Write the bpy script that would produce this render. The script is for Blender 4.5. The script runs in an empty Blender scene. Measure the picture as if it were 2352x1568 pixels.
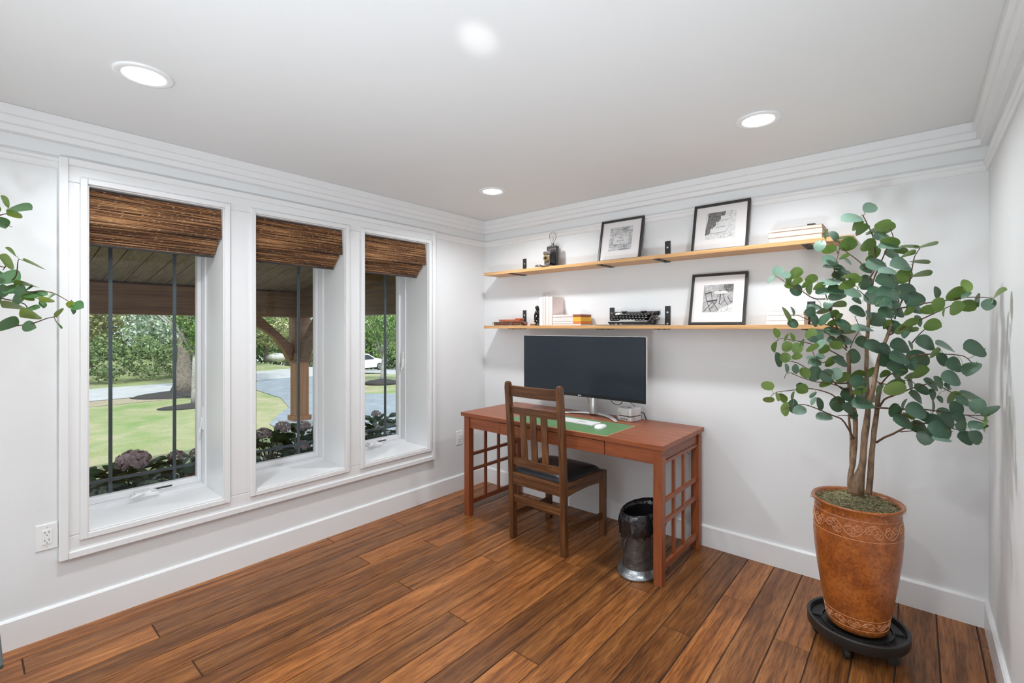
import bpy, bmesh, math, random
from mathutils import Vector, Matrix, Euler, noise
random.seed(11)
PI = math.pi
S = bpy.context.scene
C = S.collection

# ------------------------------------------------------------------ camera
YAW = math.radians(40.63)
CAM = Vector((3.097, -3.216, 1.45))
FW = Vector((-math.sin(YAW), math.cos(YAW), 0)); RT = Vector((math.cos(YAW), math.sin(YAW), 0)); UP = Vector((0, 0, 1))
FPX, CX, HY = 1079.0, 1176.0, 752.0
cd = bpy.data.cameras.new('camera'); cam = bpy.data.objects.new('camera', cd); C.objects.link(cam)
cam.location = CAM; cam.rotation_euler = (PI / 2, 0, YAW)
cd.sensor_width = 36; cd.lens = FPX / 2352 * 36; cd.shift_y = (HY - 784) / 2352
cd.clip_start = 0.02; cd.clip_end = 300
S.camera = cam

# ------------------------------------------------------------------ view + world + lights
S.view_settings.view_transform = 'Standard'; S.view_settings.look = 'None'
S.view_settings.gamma = 1; S.view_settings.exposure = 0.0; S.view_settings.use_curve_mapping = False
W = bpy.data.worlds.new('sky'); S.world = W; W.use_nodes = True
bg = W.node_tree.nodes['Background']; bg.inputs[0].default_value = (0.80, 0.89, 1.0, 1); bg.inputs[1].default_value = 1.5

def lamp(kind, name, loc, power, size=0.1, target=None, spot=None, blend=1.0, color=(1, 1, 1), shape=None, spread=None):
    l = bpy.data.lights.new(name, kind); l.energy = power; l.color = color
    o = bpy.data.objects.new(name, l); C.objects.link(o); o.location = loc
    if kind == 'AREA':
        l.shape = shape or 'DISK'; l.size = size
        if spread: l.spread = spread
    elif kind == 'SPOT':
        l.spot_size = spot; l.spot_blend = blend; l.shadow_soft_size = size
    elif kind == 'SUN':
        l.angle = size
    if target is not None:
        d = Vector(target) - Vector(loc); o.rotation_euler = d.to_track_quat('-Z', 'Y').to_euler()
    return o
lamp('SUN', 'sun', (30, -14, 40), 3.6, 0.03, target=(0, 0, 0), color=(1, 0.96, 0.88))
lamp('SPOT', 'added_fill_up', (2.65, -3.55, 0.5), 225, 0.2, target=(1.95, -2.3, 2.44), spot=math.radians(110), blend=1.0, color=(0.80, 0.91, 1.0))  # added fill lamp aimed up to brighten the ceiling, no strobe modelled
# added fill lamp without a body, standing in for a bounced flash
lamp('SPOT', 'added_fill_rear', (1.7, -3.9, 1.5), 620, 0.15, target=(1.7, -5.8, 2.3), spot=math.radians(140), blend=1.0, color=(0.86, 0.94, 1.0))
lamp('SPOT', 'added_hot_spot', (2.36, -2.80, 1.70), 24.0, 0.02, target=(1.957, -2.068, 2.44), spot=math.radians(8.5), blend=1.0)  # added narrow lamp that makes the bright spot on the ceiling
DOWN = [(0.80, -2.757), (2.53, -0.752), (0.767, -0.719), (2.53, -2.76)]
DPOW = 13

# ------------------------------------------------------------------ materials
def nt(name):
    m = bpy.data.materials.new(name); m.use_nodes = True
    n = m.node_tree; return m, n, n.nodes['Principled BSDF']
def link(n, a, b): n.links.new(a, b)
def objcoord(n, scale=(1, 1, 1), rot=(0, 0, 0)):
    t = n.nodes.new('ShaderNodeTexCoord'); mp = n.nodes.new('ShaderNodeMapping')
    mp.inputs['Scale'].default_value = scale; mp.inputs['Rotation'].default_value = rot
    link(n, t.outputs['Object'], mp.inputs['Vector']); return mp.outputs['Vector']
def noise_n(n, vec, scale, detail=3, rough=0.55, dist=0):
    t = n.nodes.new('ShaderNodeTexNoise'); t.inputs['Scale'].default_value = scale
    t.inputs['Detail'].default_value = detail; t.inputs['Roughness'].default_value = rough; t.inputs['Distortion'].default_value = dist
    if vec is not None: link(n, vec, t.inputs['Vector'])
    return t.outputs['Fac']
def ramp(n, fac, stops):
    r = n.nodes.new('ShaderNodeValToRGB'); e = r.color_ramp.elements
    while len(e) > 1: e.remove(e[-1])
    e[0].position = stops[0][0]; e[0].color = (*stops[0][1], 1)
    for p, c in stops[1:]:
        x = e.new(p); x.color = (*c, 1)
    link(n, fac, r.inputs['Fac']); return r.outputs['Color']
def bump(n, p, h, strength, dist=0.01):
    b = n.nodes.new('ShaderNodeBump'); b.inputs['Strength'].default_value = strength; b.inputs['Distance'].default_value = dist
    link(n, h, b.inputs['Height']); link(n, b.outputs['Normal'], p.inputs['Normal'])
def mixc(n, fac, a, b, mode='MIX'):
    m = n.nodes.new('ShaderNodeMix'); m.data_type = 'RGBA'; m.blend_type = mode
    if isinstance(fac, (int, float)): m.inputs[0].default_value = fac
    else: link(n, fac, m.inputs[0])
    for s, v in ((6, a), (7, b)):
        if isinstance(v, tuple): m.inputs[s].default_value = (*v, 1)
        else: link(n, v, m.inputs[s])
    return m.outputs[2]
def pbr(name, col, rough=0.5, metal=0.0, var=0.06, vs=8.0, bs=0.0, bscale=60, coat=0.0, spec=0.5, trans=0.0, emit=None):
    m, n, p = nt(name)
    v = objcoord(n)
    f = noise_n(n, v, vs)
    lo = tuple(max(0, c * (1 - var)) for c in col); hi = tuple(min(1, c * (1 + var)) for c in col)
    link(n, ramp(n, f, [(0.3, lo), (0.7, hi)]), p.inputs['Base Color'])
    p.inputs['Roughness'].default_value = rough; p.inputs['Metallic'].default_value = metal
    p.inputs['Coat Weight'].default_value = coat; p.inputs['Coat Roughness'].default_value = 0.08
    p.inputs['Specular IOR Level'].default_value = spec
    if trans: p.inputs['Transmission Weight'].default_value = trans
    if bs: bump(n, p, noise_n(n, v, bscale), bs)
    if emit: p.inputs['Emission Color'].default_value = (*col, 1); p.inputs['Emission Strength'].default_value = emit
    return m
def wood(name, dark, mid, light, axis='x', grain=1.0, rough=0.4, coat=0.0, bs=0.15):
    m, n, p = nt(name)
    k = {'x': (1.6, 38, 38), 'y': (38, 1.6, 38), 'z': (38, 38, 1.6)}[axis]
    v = objcoord(n, tuple(a * grain for a in k))
    f = noise_n(n, v, 1.0, 6, 0.65, 0.6)
    v2 = objcoord(n, tuple(a * grain * 3.2 for a in k))
    f2 = noise_n(n, v2, 1.0, 3, 0.6)
    c = ramp(n, f, [(0.28, dark), (0.5, mid), (0.72, light)])
    c2 = ramp(n, f2, [(0.35, (0.72, 0.72, 0.72)), (0.6, (1, 1, 1))])
    link(n, mixc(n, 0.8, c, c2, 'MULTIPLY'), p.inputs['Base Color'])
    p.inputs['Roughness'].default_value = rough; p.inputs['Coat Weight'].default_value = coat; p.inputs['Coat Roughness'].default_value = 0.15
    bump(n, p, f2, bs, 0.002)
    return m

M = {}
M['wall'] = pbr('wall_paint', (0.79, 0.795, 0.795), 0.55, var=0.008, vs=3, bs=0.03, bscale=260)
M['ceil'] = pbr('ceiling_paint', (0.78, 0.785, 0.78), 0.6, var=0.008, vs=3, bs=0.02, bscale=260)
M['trim'] = pbr('trim_paint', (0.83, 0.83, 0.83), 0.32, var=0.008, vs=4)
M['vinyl'] = pbr('white_vinyl', (0.84, 0.84, 0.85), 0.35, var=0.008)
M['plastic_w'] = pbr('white_plastic', (0.86, 0.86, 0.85), 0.3, var=0.01)
M['dark_slot'] = pbr('dark_slot', (0.05, 0.05, 0.05), 0.5)
M['grille'] = pbr('blue_grey_grille', (0.10, 0.13, 0.15), 0.35, var=0.1)
M['desk_x'] = wood('desk_wood_x', (0.16, 0.042, 0.016), (0.31, 0.080, 0.024), (0.39, 0.115, 0.038), 'x', rough=0.42, coat=0.10)
M['desk_y'] = wood('desk_wood_y', (0.16, 0.042, 0.016), (0.31, 0.080, 0.024), (0.39, 0.115, 0.038), 'y', rough=0.42, coat=0.10)
M['desk_z'] = wood('desk_wood_z', (0.16, 0.042, 0.016), (0.29, 0.074, 0.022), (0.36, 0.105, 0.034), 'z', rough=0.42, coat=0.10)
ch = ((0.034, 0.012, 0.004), (0.125, 0.046, 0.014), (0.26, 0.112, 0.036))
M['chair_x'] = wood('oak_x', *ch, 'x', 1.3, rough=0.38, coat=0.15, bs=0.3)
M['chair_y'] = wood('oak_y', *ch, 'y', 1.3, rough=0.38, coat=0.15, bs=0.3)
M['chair_z'] = wood('oak_z', *ch, 'z', 1.3, rough=0.38, coat=0.15, bs=0.3)
M['leather'] = pbr('black_leather', (0.022, 0.022, 0.025), 0.28, var=0.2, bs=0.12, bscale=220)
M['maple'] = wood('maple_shelf', (0.56, 0.29, 0.105), (0.68, 0.37, 0.15), (0.76, 0.45, 0.20), 'x', 0.7, rough=0.4, bs=0.05)
M['iron'] = pbr('black_iron', (0.035, 0.034, 0.033), 0.5, 0.3, var=0.2)
M['steel'] = pbr('silver_metal', (0.72, 0.73, 0.74), 0.28, 0.9, var=0.03)
M['steelmat'] = pbr('bead_blasted_aluminium', (0.74, 0.74, 0.74), 0.4, 0.5, var=0.02)
M['bezel'] = pbr('black_bezel', (0.012, 0.013, 0.015), 0.25)
M['blackplastic'] = pbr('black_plastic', (0.02, 0.02, 0.02), 0.42, var=0.15)
M['mat'] = pbr('green_leather', (0.11, 0.235, 0.095), 0.5, var=0.05, bs=0.05, bscale=300)
M['matedge'] = pbr('tan_edge', (0.55, 0.36, 0.20), 0.6)
M['bulb'] = None
M['rust'] = pbr('downspout_metal', (0.03, 0.04, 0.045), 0.4, 0.4)

def screen_mat():
    m, n, p = nt('monitor_glass')
    v = objcoord(n); f = noise_n(n, v, 600, 1)
    link(n, ramp(n, f, [(0.3, (0.014, 0.020, 0.029)), (0.7, (0.021, 0.028, 0.039))]), p.inputs['Base Color'])
    p.inputs['Roughness'].default_value = 0.22; p.inputs['Specular IOR Level'].default_value = 0.5
    return m
M['screen'] = screen_mat()

def glass_mat(name, tint=(1, 1, 1), ior=1.45, rough=0.0):
    m = bpy.data.materials.new(name); m.use_nodes = True; n = m.node_tree
    for x in list(n.nodes): n.nodes.remove(x)
    o = n.nodes.new('ShaderNodeOutputMaterial'); mx = n.nodes.new('ShaderNodeMixShader')
    fr = n.nodes.new('ShaderNodeFresnel'); fr.inputs['IOR'].default_value = ior
    t = n.nodes.new('ShaderNodeBsdfTransparent'); t.inputs[0].default_value = (*tint, 1)
    g = n.nodes.new('ShaderNodeBsdfGlossy'); g.inputs['Roughness'].default_value = rough
    link(n, fr.outputs[0], mx.inputs[0]); link(n, t.outputs[0], mx.inputs[1]); link(n, g.outputs[0], mx.inputs[2])
    link(n, mx.outputs[0], o.inputs[0]); return m
M['glass'] = glass_mat('window_glass', (0.94, 0.96, 0.96), 1.3)
M['bulbglass'] = glass_mat('clear_bulb_glass', (0.97, 0.97, 0.97), 1.12, 0.03)

def emit_mat(name, col, s):
    m = bpy.data.materials.new(name); m.use_nodes = True; n = m.node_tree
    p = n.nodes['Principled BSDF']; p.inputs['Base Color'].default_value = (*col, 1)
    p.inputs['Emission Color'].default_value = (*col, 1); p.inputs['Emission Strength'].default_value = s
    return m
M['lens'] = emit_mat('lamp_lens', (1, 1, 0.98), 9)

def floor_mat():
    m, n, p = nt('bamboo_planks')
    at = n.nodes.new('ShaderNodeAttribute'); at.attribute_name = 'tone'
    sep = n.nodes.new('ShaderNodeSeparateColor'); link(n, at.outputs['Color'], sep.inputs[0])
    tc = n.nodes.new('ShaderNodeTexCoord')
    off = n.nodes.new('ShaderNodeCombineXYZ'); mul = n.nodes.new('ShaderNodeMath'); mul.operation = 'MULTIPLY'; mul.inputs[1].default_value = 37.0
    link(n, sep.outputs[1], mul.inputs[0]); link(n, mul.outputs[0], off.inputs[1]); link(n, mul.outputs[0], off.inputs[2])
    add = n.nodes.new('ShaderNodeVectorMath'); add.operation = 'ADD'
    link(n, tc.outputs['Object'], add.inputs[0]); link(n, off.outputs[0], add.inputs[1])
    def mp(sc):
        q = n.nodes.new('ShaderNodeMapping'); q.inputs['Scale'].default_value = sc; link(n, add.outputs[0], q.inputs['Vector']); return q.outputs[0]
    f1 = noise_n(n, mp((34, 1.5, 1)), 1, 5, 0.62, 0.4)
    f2 = noise_n(n, mp((210, 10, 1)), 1, 3, 0.6, 0.2)
    f3 = noise_n(n, mp((8, 1.8, 1)), 1, 3, 0.5, 0.8)
    c1 = ramp(n, f1, [(0.30, (0.12, 0.042, 0.012)), (0.45, (0.255, 0.095, 0.026)), (0.58, (0.355, 0.140, 0.039)), (0.72, (0.46, 0.205, 0.066))])
    c2 = ramp(n, f2, [(0.36, (0.34, 0.30, 0.28)), (0.54, (1, 1, 1))])
    c3 = ramp(n, f3, [(0.36, (0.58, 0.55, 0.53)), (0.54, (1, 1, 1))])
    c = mixc(n, 0.75, c1, c2, 'MULTIPLY'); c = mixc(n, 0.6, c, c3, 'MULTIPLY')
    tone = ramp(n, sep.outputs[0], [(0.0, (0.60, 0.58, 0.58)), (0.4, (0.90, 0.88, 0.88)), (1.0, (1.25, 1.16, 1.08))])
    c = mixc(n, 1.0, c, tone, 'MULTIPLY')
    link(n, c, p.inputs['Base Color'])
    rr = ramp(n, f1, [(0.3, (0.40, 0.40, 0.40)), (0.7, (0.30, 0.30, 0.30))])
    link(n, rr, p.inputs['Roughness']); p.inputs['Specular IOR Level'].default_value = 0.35
    p.inputs['Coat Weight'].default_value = 0.06; p.inputs['Coat Roughness'].default_value = 0.25
    bump(n, p, f2, 0.12, 0.002)
    return m
M['floor'] = floor_mat()
M['groove'] = pbr('floor_groove', (0.035, 0.015, 0.008), 0.7)

# ------------------------------------------------------------------ mesh helpers
class B:
    def __init__(s): s.v = []; s.f = []; s.mi = []; s.cur = 0; s.T = None; s.sm = []; s.smooth = False
    def add(s, vs, fs):
        b = len(s.v)
        if s.T is not None: vs = [s.T @ Vector(x) for x in vs]
        s.v += [tuple(x) for x in vs]
        for f in fs: s.f.append([b + i for i in f]); s.mi.append(s.cur); s.sm.append(s.smooth)
        return s
    def box(s, x0, x1, y0, y1, z0, z1):
        vs = [(x, y, z) for x in (x0, x1) for y in (y0, y1) for z in (z0, z1)]
        return s.add(vs, [(0, 1, 3, 2), (4, 6, 7, 5), (0, 4, 5, 1), (2, 3, 7, 6), (0, 2, 6, 4), (1, 5, 7, 3)])
    def cbox(s, c, d, rot=None):
        R = rot or Matrix.Identity(3)
        vs = [Vector(c) + R @ Vector((x * d[0] / 2, y * d[1] / 2, z * d[2] / 2)) for x in (-1, 1) for y in (-1, 1) for z in (-1, 1)]
        return s.add(vs, [(0, 1, 3, 2), (4, 6, 7, 5), (0, 4, 5, 1), (2, 3, 7, 6), (0, 2, 6, 4), (1, 5, 7, 3)])
    def beam(s, p0, p1, w, h, up=(0, 0, 1), w1=None, h1=None):
        p0 = Vector(p0); p1 = Vector(p1); d = (p1 - p0).normalized(); a = d.cross(Vector(up))
        if a.length < 1e-4: a = d.cross(Vector((1, 0, 0)))
        a.normalize(); b = a.cross(d).normalized(); vs = []
        for p, ww, hh in ((p0, w, h), (p1, w1 or w, h1 or h)):
            for i, j in ((-1, -1), (1, -1), (1, 1), (-1, 1)): vs.append(p + a * ww / 2 * i + b * hh / 2 * j)
        return s.add(vs, [(3, 2, 1, 0), (4, 5, 6, 7), (0, 1, 5, 4), (1, 2, 6, 5), (2, 3, 7, 6), (3, 0, 4, 7)])
    def tube(s, pts, r, n=8, caps=True):
        pts = [Vector(p) for p in pts]; k = len(pts)
        rs = r if isinstance(r, (list, tuple)) else [r] * k
        vs = []; fs = []; prev = None
        for i, p in enumerate(pts):
            d = (pts[min(i + 1, k - 1)] - pts[max(i - 1, 0)])
            if d.length < 1e-9: d = Vector((0, 0, 1))
            d.normalize()
            if prev is None:
                a = d.cross(Vector((0, 0, 1)))
                if a.length < 0.05: a = d.cross(Vector((1, 0, 0)))
            else:
                a = prev - d * prev.dot(d)
                if a.length < 1e-6: a = d.cross(Vector((0.3, 1, 0.2)))
            a.normalize(); prev = a; b = d.cross(a)
            for j in range(n):
                t = 2 * PI * j / n; vs.append(p + (a * math.cos(t) + b * math.sin(t)) * rs[i])
        for i in range(k - 1):
            for j in range(n):
                q = (j + 1) % n; fs.append((i * n + j, i * n + q, (i + 1) * n + q, (i + 1) * n + j))
        if caps and n > 2: fs.append(tuple(range(n - 1, -1, -1))); fs.append(tuple((k - 1) * n + j for j in range(n)))
        return s.add(vs, fs)
    def cyl(s, p0, p1, r, n=20, r1=None): return s.tube([p0, p1], [r, r1 if r1 is not None else r], n)
    def lathe(s, prof, n=32, c=(0, 0, 0), sx=1.0, sy=1.0, capb=True, capt=True):
        vs = []; fs = []
        for r, z in prof:
            for j in range(n):
                t = 2 * PI * j / n; vs.append((c[0] + r * sx * math.cos(t), c[1] + r * sy * math.sin(t), c[2] + z))
        for i in range(len(prof) - 1):
            for j in range(n):
                q = (j + 1) % n; fs.append((i * n + j, i * n + q, (i + 1) * n + q, (i + 1) * n + j))
        if capb: fs.append(tuple(range(n - 1, -1, -1)))
        if capt: fs.append(tuple((len(prof) - 1) * n + j for j in range(n)))
        return s.add(vs, fs)
    def prism(s, poly, axis, a, b):
        # poly = list of 2D points in the remaining axes (in order), extruded along axis from a to b
        def P(u, w, t):
            return {'x': (t, u, w), 'y': (u, t, w), 'z': (u, w, t)}[axis]
        k = len(poly); vs = [P(u, w, a) for u, w in poly] + [P(u, w, b) for u, w in poly]
        fs = [tuple(range(k - 1, -1, -1)), tuple(k + i for i in range(k))] + [(i, (i + 1) % k, k + (i + 1) % k, k + i) for i in range(k)]
        return s.add(vs, fs)
    def sph(s, c, r, nu=12, nv=8):
        rx, ry, rz = r if isinstance(r, (tuple, list)) else (r, r, r)
        vs = []; fs = []
        for i in range(nv + 1):
            p = PI * i / nv
            for j in range(nu):
                t = 2 * PI * j / nu; vs.append((c[0] + rx * math.sin(p) * math.cos(t), c[1] + ry * math.sin(p) * math.sin(t), c[2] + rz * math.cos(p)))
        for i in range(nv):
            for j in range(nu):
                q = (j + 1) % nu; fs.append((i * nu + j, (i + 1) * nu + j, (i + 1) * nu + q, i * nu + q))
        return s.add(vs, fs)
    def build(s, name, mat, parent=None, bevel=0.0, smooth=False, seg=2, fix=True, autos=None):
        me = bpy.data.meshes.new(name)
        if parent is not None:
            inv = WM[parent.name].inverted(); vs = [inv @ Vector(x) for x in s.v]
        else: vs = s.v
        me.from_pydata([tuple(x) for x in vs], [], s.f)
        mats = mat if isinstance(mat, (list, tuple)) else [mat]
        for x in mats: me.materials.append(x)
        me.polygons.foreach_set('material_index', s.mi)
        me.polygons.foreach_set('use_smooth', [smooth or q for q in s.sm])
        if fix:
            bm = bmesh.new(); bm.from_mesh(me)
            bmesh.ops.recalc_face_normals(bm, faces=bm.faces[:]); bm.to_mesh(me); bm.free()
        me.update()
        o = bpy.data.objects.new(name, me); C.objects.link(o)
        if parent is not None: o.parent = parent; WM[o.name] = WM[parent.name]
        else: WM[o.name] = Matrix.Identity(4)
        if bevel:
            b = o.modifiers.new('bevel', 'BEVEL'); b.width = bevel; b.segments = seg; b.limit_method = 'ANGLE'; b.angle_limit = math.radians(40)
            b.harden_normals = False
        if autos is not None:
            for p in me.polygons: p.use_smooth = True
            for e in me.edges: pass
            me.set_sharp_from_angle(angle=autos)
        return o
WM = {}
def thing(name, label, cat, loc=(0, 0, 0), rotz=0.0, group=None):
    o = bpy.data.objects.new(name, None); C.objects.link(o); o.location = loc; o.rotation_euler = (0, 0, rotz)
    o.empty_display_size = 0.05
    WM[o.name] = Matrix.Translation(Vector(loc)) @ Matrix.Rotation(rotz, 4, 'Z')
    o['label'] = label; o['category'] = cat
    if group: o['group'] = group
    return o
def tag(o, label, cat, group=None, kind=None):
    o['label'] = label; o['category'] = cat
    if group: o['group'] = group
    if kind: o['kind'] = kind
    return o
def struct(o): o['kind'] = 'structure'; return o
def text_mesh(name, txt, size, mat, parent, mtx, extrude=0.0004, font_bold=False):
    cu = bpy.data.curves.new(name, 'FONT'); cu.body = txt; cu.size = size; cu.align_x = 'CENTER'; cu.align_y = 'CENTER'; cu.extrude = extrude
    t = bpy.data.objects.new(name + '_tmp', cu); C.objects.link(t)
    dg = bpy.context.evaluated_depsgraph_get(); me = bpy.data.meshes.new_from_object(t.evaluated_get(dg))
    C.objects.unlink(t); bpy.data.objects.remove(t)
    me.transform(WM[parent.name].inverted() @ mtx); me.materials.clear(); me.materials.append(mat)
    o = bpy.data.objects.new(name, me); C.objects.link(o); o.parent = parent; WM[o.name] = WM[parent.name]; return o
def PX(px, py, t):   # the point that lies t metres in front of the camera plane, seen at that pixel of the photo
    return CAM + (FW + RT * ((px - CX) / FPX) + UP * ((HY - py) / FPX)) * t

# ------------------------------------------------------------------ room shell
RX, RYB, RH = 3.366, -6.6, 2.44      # room: x 0..RX, y RYB..0
WT = 0.42
WIN = [(-2.823, -2.222), (-2.053, -1.452), (-1.301, -0.700)]
WZ0, WZ1 = 0.448, 2.150

# floor planks
xs0 = 1.141 - 8 * 0.14547
joints = {1: [-3.052], 2: [-2.62, -0.69], 5: [-2.57, -0.637], 0: [-1.59], 3: [-1.592], 4: [-1.178], 6: [-1.605], 7: [-1.074],
          9: [-1.608], 10: [-0.79], 12: [-1.608], 13: [-0.78], 15: [-0.997], 16: [-0.535], 18: [-0.755], 22: [-0.62], 23: [-0.203]}
joints[1].append(-1.115)
rr = random.Random(5)
fb = B(); tones = []
forced = {(15, -0.4): 0.15}
for k in range(0, 24):
    x0 = max(0.0, xs0 + k * 0.14547); x1 = min(RX, xs0 + (k + 1) * 0.14547)
    if x1 - x0 < 0.004: continue
    js = sorted(set([RYB, 0.0] + joints.get(k, [])))
    full = [js[0]]
    for a, b in zip(js[:-1], js[1:]):
        if b - a > 2.2 and a == RYB: full.append(a + (b - a) * rr.uniform(0.3, 0.45))
        full.append(b)
    for a, b in zip(full[:-1], full[1:]):
        g = 0.0019; e = 0.0014
        base = len(fb.f)
        X0, X1, Y0, Y1 = x0 + g, x1 - g, a + g, b - g
        vs = [(X0, Y0, -0.004), (X1, Y0, -0.004), (X1, Y1, -0.004), (X0, Y1, -0.004), (X0 + e, Y0 + e, 0), (X1 - e, Y0 + e, 0), (X1 - e, Y1 - e, 0), (X0 + e, Y1 - e, 0)]
        fb.cur = 0
        fb.add(vs, [(4, 5, 6, 7), (0, 1, 5, 4), (1, 2, 6, 5), (2, 3, 7, 6), (3, 0, 4, 7)])
        t = (rr.random(), rr.random())
        tones += [t] * 5
fb.cur = 1
fb.box(-0.3, RX + 0.1, RYB - 0.1, 0.1, -0.08, -0.003); tones += [(0, 0)] * 6
fl = fb.build('floor', [M['floor'], M['groove']], fix=False); struct(fl)
ca = fl.data.color_attributes.new('tone', 'FLOAT_COLOR', 'CORNER')
i = 0
for p in fl.data.polygons:
    t = tones[p.index]
    for li in p.loop_indices: ca.data[li].color = (t[0], t[1], 0, 1)

b = B(); b.box(-WT, RX + 0.1, RYB - 0.1, 0.1, RH, RH + 0.25); struct(b.build('ceiling', M['ceil']))
b = B(); b.box(-WT, RX + 0.1, 0.0, 0.1, -0.08, RH); struct(b.build('wall_back', M['wall']))
b = B(); b.box(RX, RX + 0.1, RYB, 0.0, -0.08, RH); struct(b.build('wall_right', M['wall']))
b = B(); b.box(-WT, RX + 0.1, RYB - 0.1, RYB, -0.08, RH); struct(b.build('wall_rear', M['wall']))
b = B()
b.box(-WT, 0, RYB, 0, -0.9, WZ0); b.box(-WT, 0, RYB, 0, WZ1, RH)
ys = [RYB] + [q for w in WIN for q in w] + [0.0]
for i in range(0, len(ys), 2): b.box(-WT, 0, ys[i], ys[i + 1], WZ0, WZ1)
struct(b.build('wall_left', M['wall']))

# mouldings swept along each wall with mitred corners
def sweep(name, prof, sides, mat, ends=None):
    out = []
    for sname, A, Bp, na, nb in sides:
        b = B(); k = len(prof)
        vs = [(A[0] + na[0] * p, A[1] + na[1] * p, z) for p, z in prof] + [(Bp[0] + nb[0] * p, Bp[1] + nb[1] * p, z) for p, z in prof]
        fs = [(i, (i + 1) % k, k + (i + 1) % k, k + i) for i in range(k)] + [tuple(range(k - 1, -1, -1)), tuple(k + i for i in range(k))]
        b.add(vs, fs); out.append(struct(b.build(name.replace('@', sname), mat)))
    return out
SIDES = [('left', (0, RYB), (0, 0), (1, 1), (1, -1)), ('back', (0, 0), (RX, 0), (1, -1), (-1, -1)),
         ('right', (RX, 0), (RX, RYB), (-1, -1), (-1, 1)), ('rear', (RX, RYB), (0, RYB), (-1, 1), (1, 1))]
sweep('baseboard_@', [(0, 0), (0.016, 0), (0.016, 0.128), (0.010, 0.136), (0, 0.137)], SIDES, M['trim'])
crown = [(0, 2.439), (0.060, 2.439), (0.060, 2.397), (0.046, 2.393), (0.046, 2.362), (0.030, 2.358), (0.030, 2.330), (0.012, 2.326), (0, 2.326)]
sweep('trim_1_@', crown, SIDES, M['trim'])
rail = [(0, 2.262), (0.010, 2.262), (0.020, 2.250), (0.020, 2.238), (0.013, 2.232), (0.013, 2.216), (0.007, 2.206), (0, 2.206)]
CY0, CY1, CZ0, CZ1 = -2.925, -0.625, 0.340, 2.262
sweep('trim_2_@', rail, [('left', (0, RYB), (0, CY0), (1, 1), (1, 0)), ('leftcorner', (0, CY1), (0, 0), (1, 0), (1, -1))] + SIDES[1:], M['trim'])
# window casing: one flat panel with three openings, raised outer edge, raised inner edge round each opening
b = B(); p = 0.020
b.box(0, p, CY0, CY1, CZ0, WZ0); b.box(0, p, CY0, CY1, WZ1, CZ1)
yy = [CY0] + [q for w in WIN for q in w] + [CY1]
for i in range(0, len(yy), 2): b.box(0, p, yy[i], yy[i + 1], WZ0, WZ1)
e = 0.034
for a0, a1, z0, z1 in ((CY0, CY0 + e, CZ0, CZ1), (CY1 - e, CY1, CZ0, CZ1), (CY0 + e, CY1 - e, CZ0, CZ0 + e), (CY0 + e, CY1 - e, CZ1 - e, CZ1)):
    b.box(p - 0.001, 0.030, a0, a1, z0, z1)
struct(b.build('trim_3', M['trim'], bevel=0.004))
for wi, (y0, y1) in enumerate(WIN):
    b = B(); e = 0.028; q = 0.034
    b.box(0.019, q, y0 - e, y0, WZ0 - e, WZ1 + e); b.box(0.019, q, y1, y1 + e, WZ0 - e, WZ1 + e)
    b.box(0.019, q, y0, y1, WZ0 - e, WZ0); b.box(0.019, q, y0, y1, WZ1, WZ1 + e)
    struct(b.build('trim_%d' % (wi + 4), M['trim'], bevel=0.003))

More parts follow.
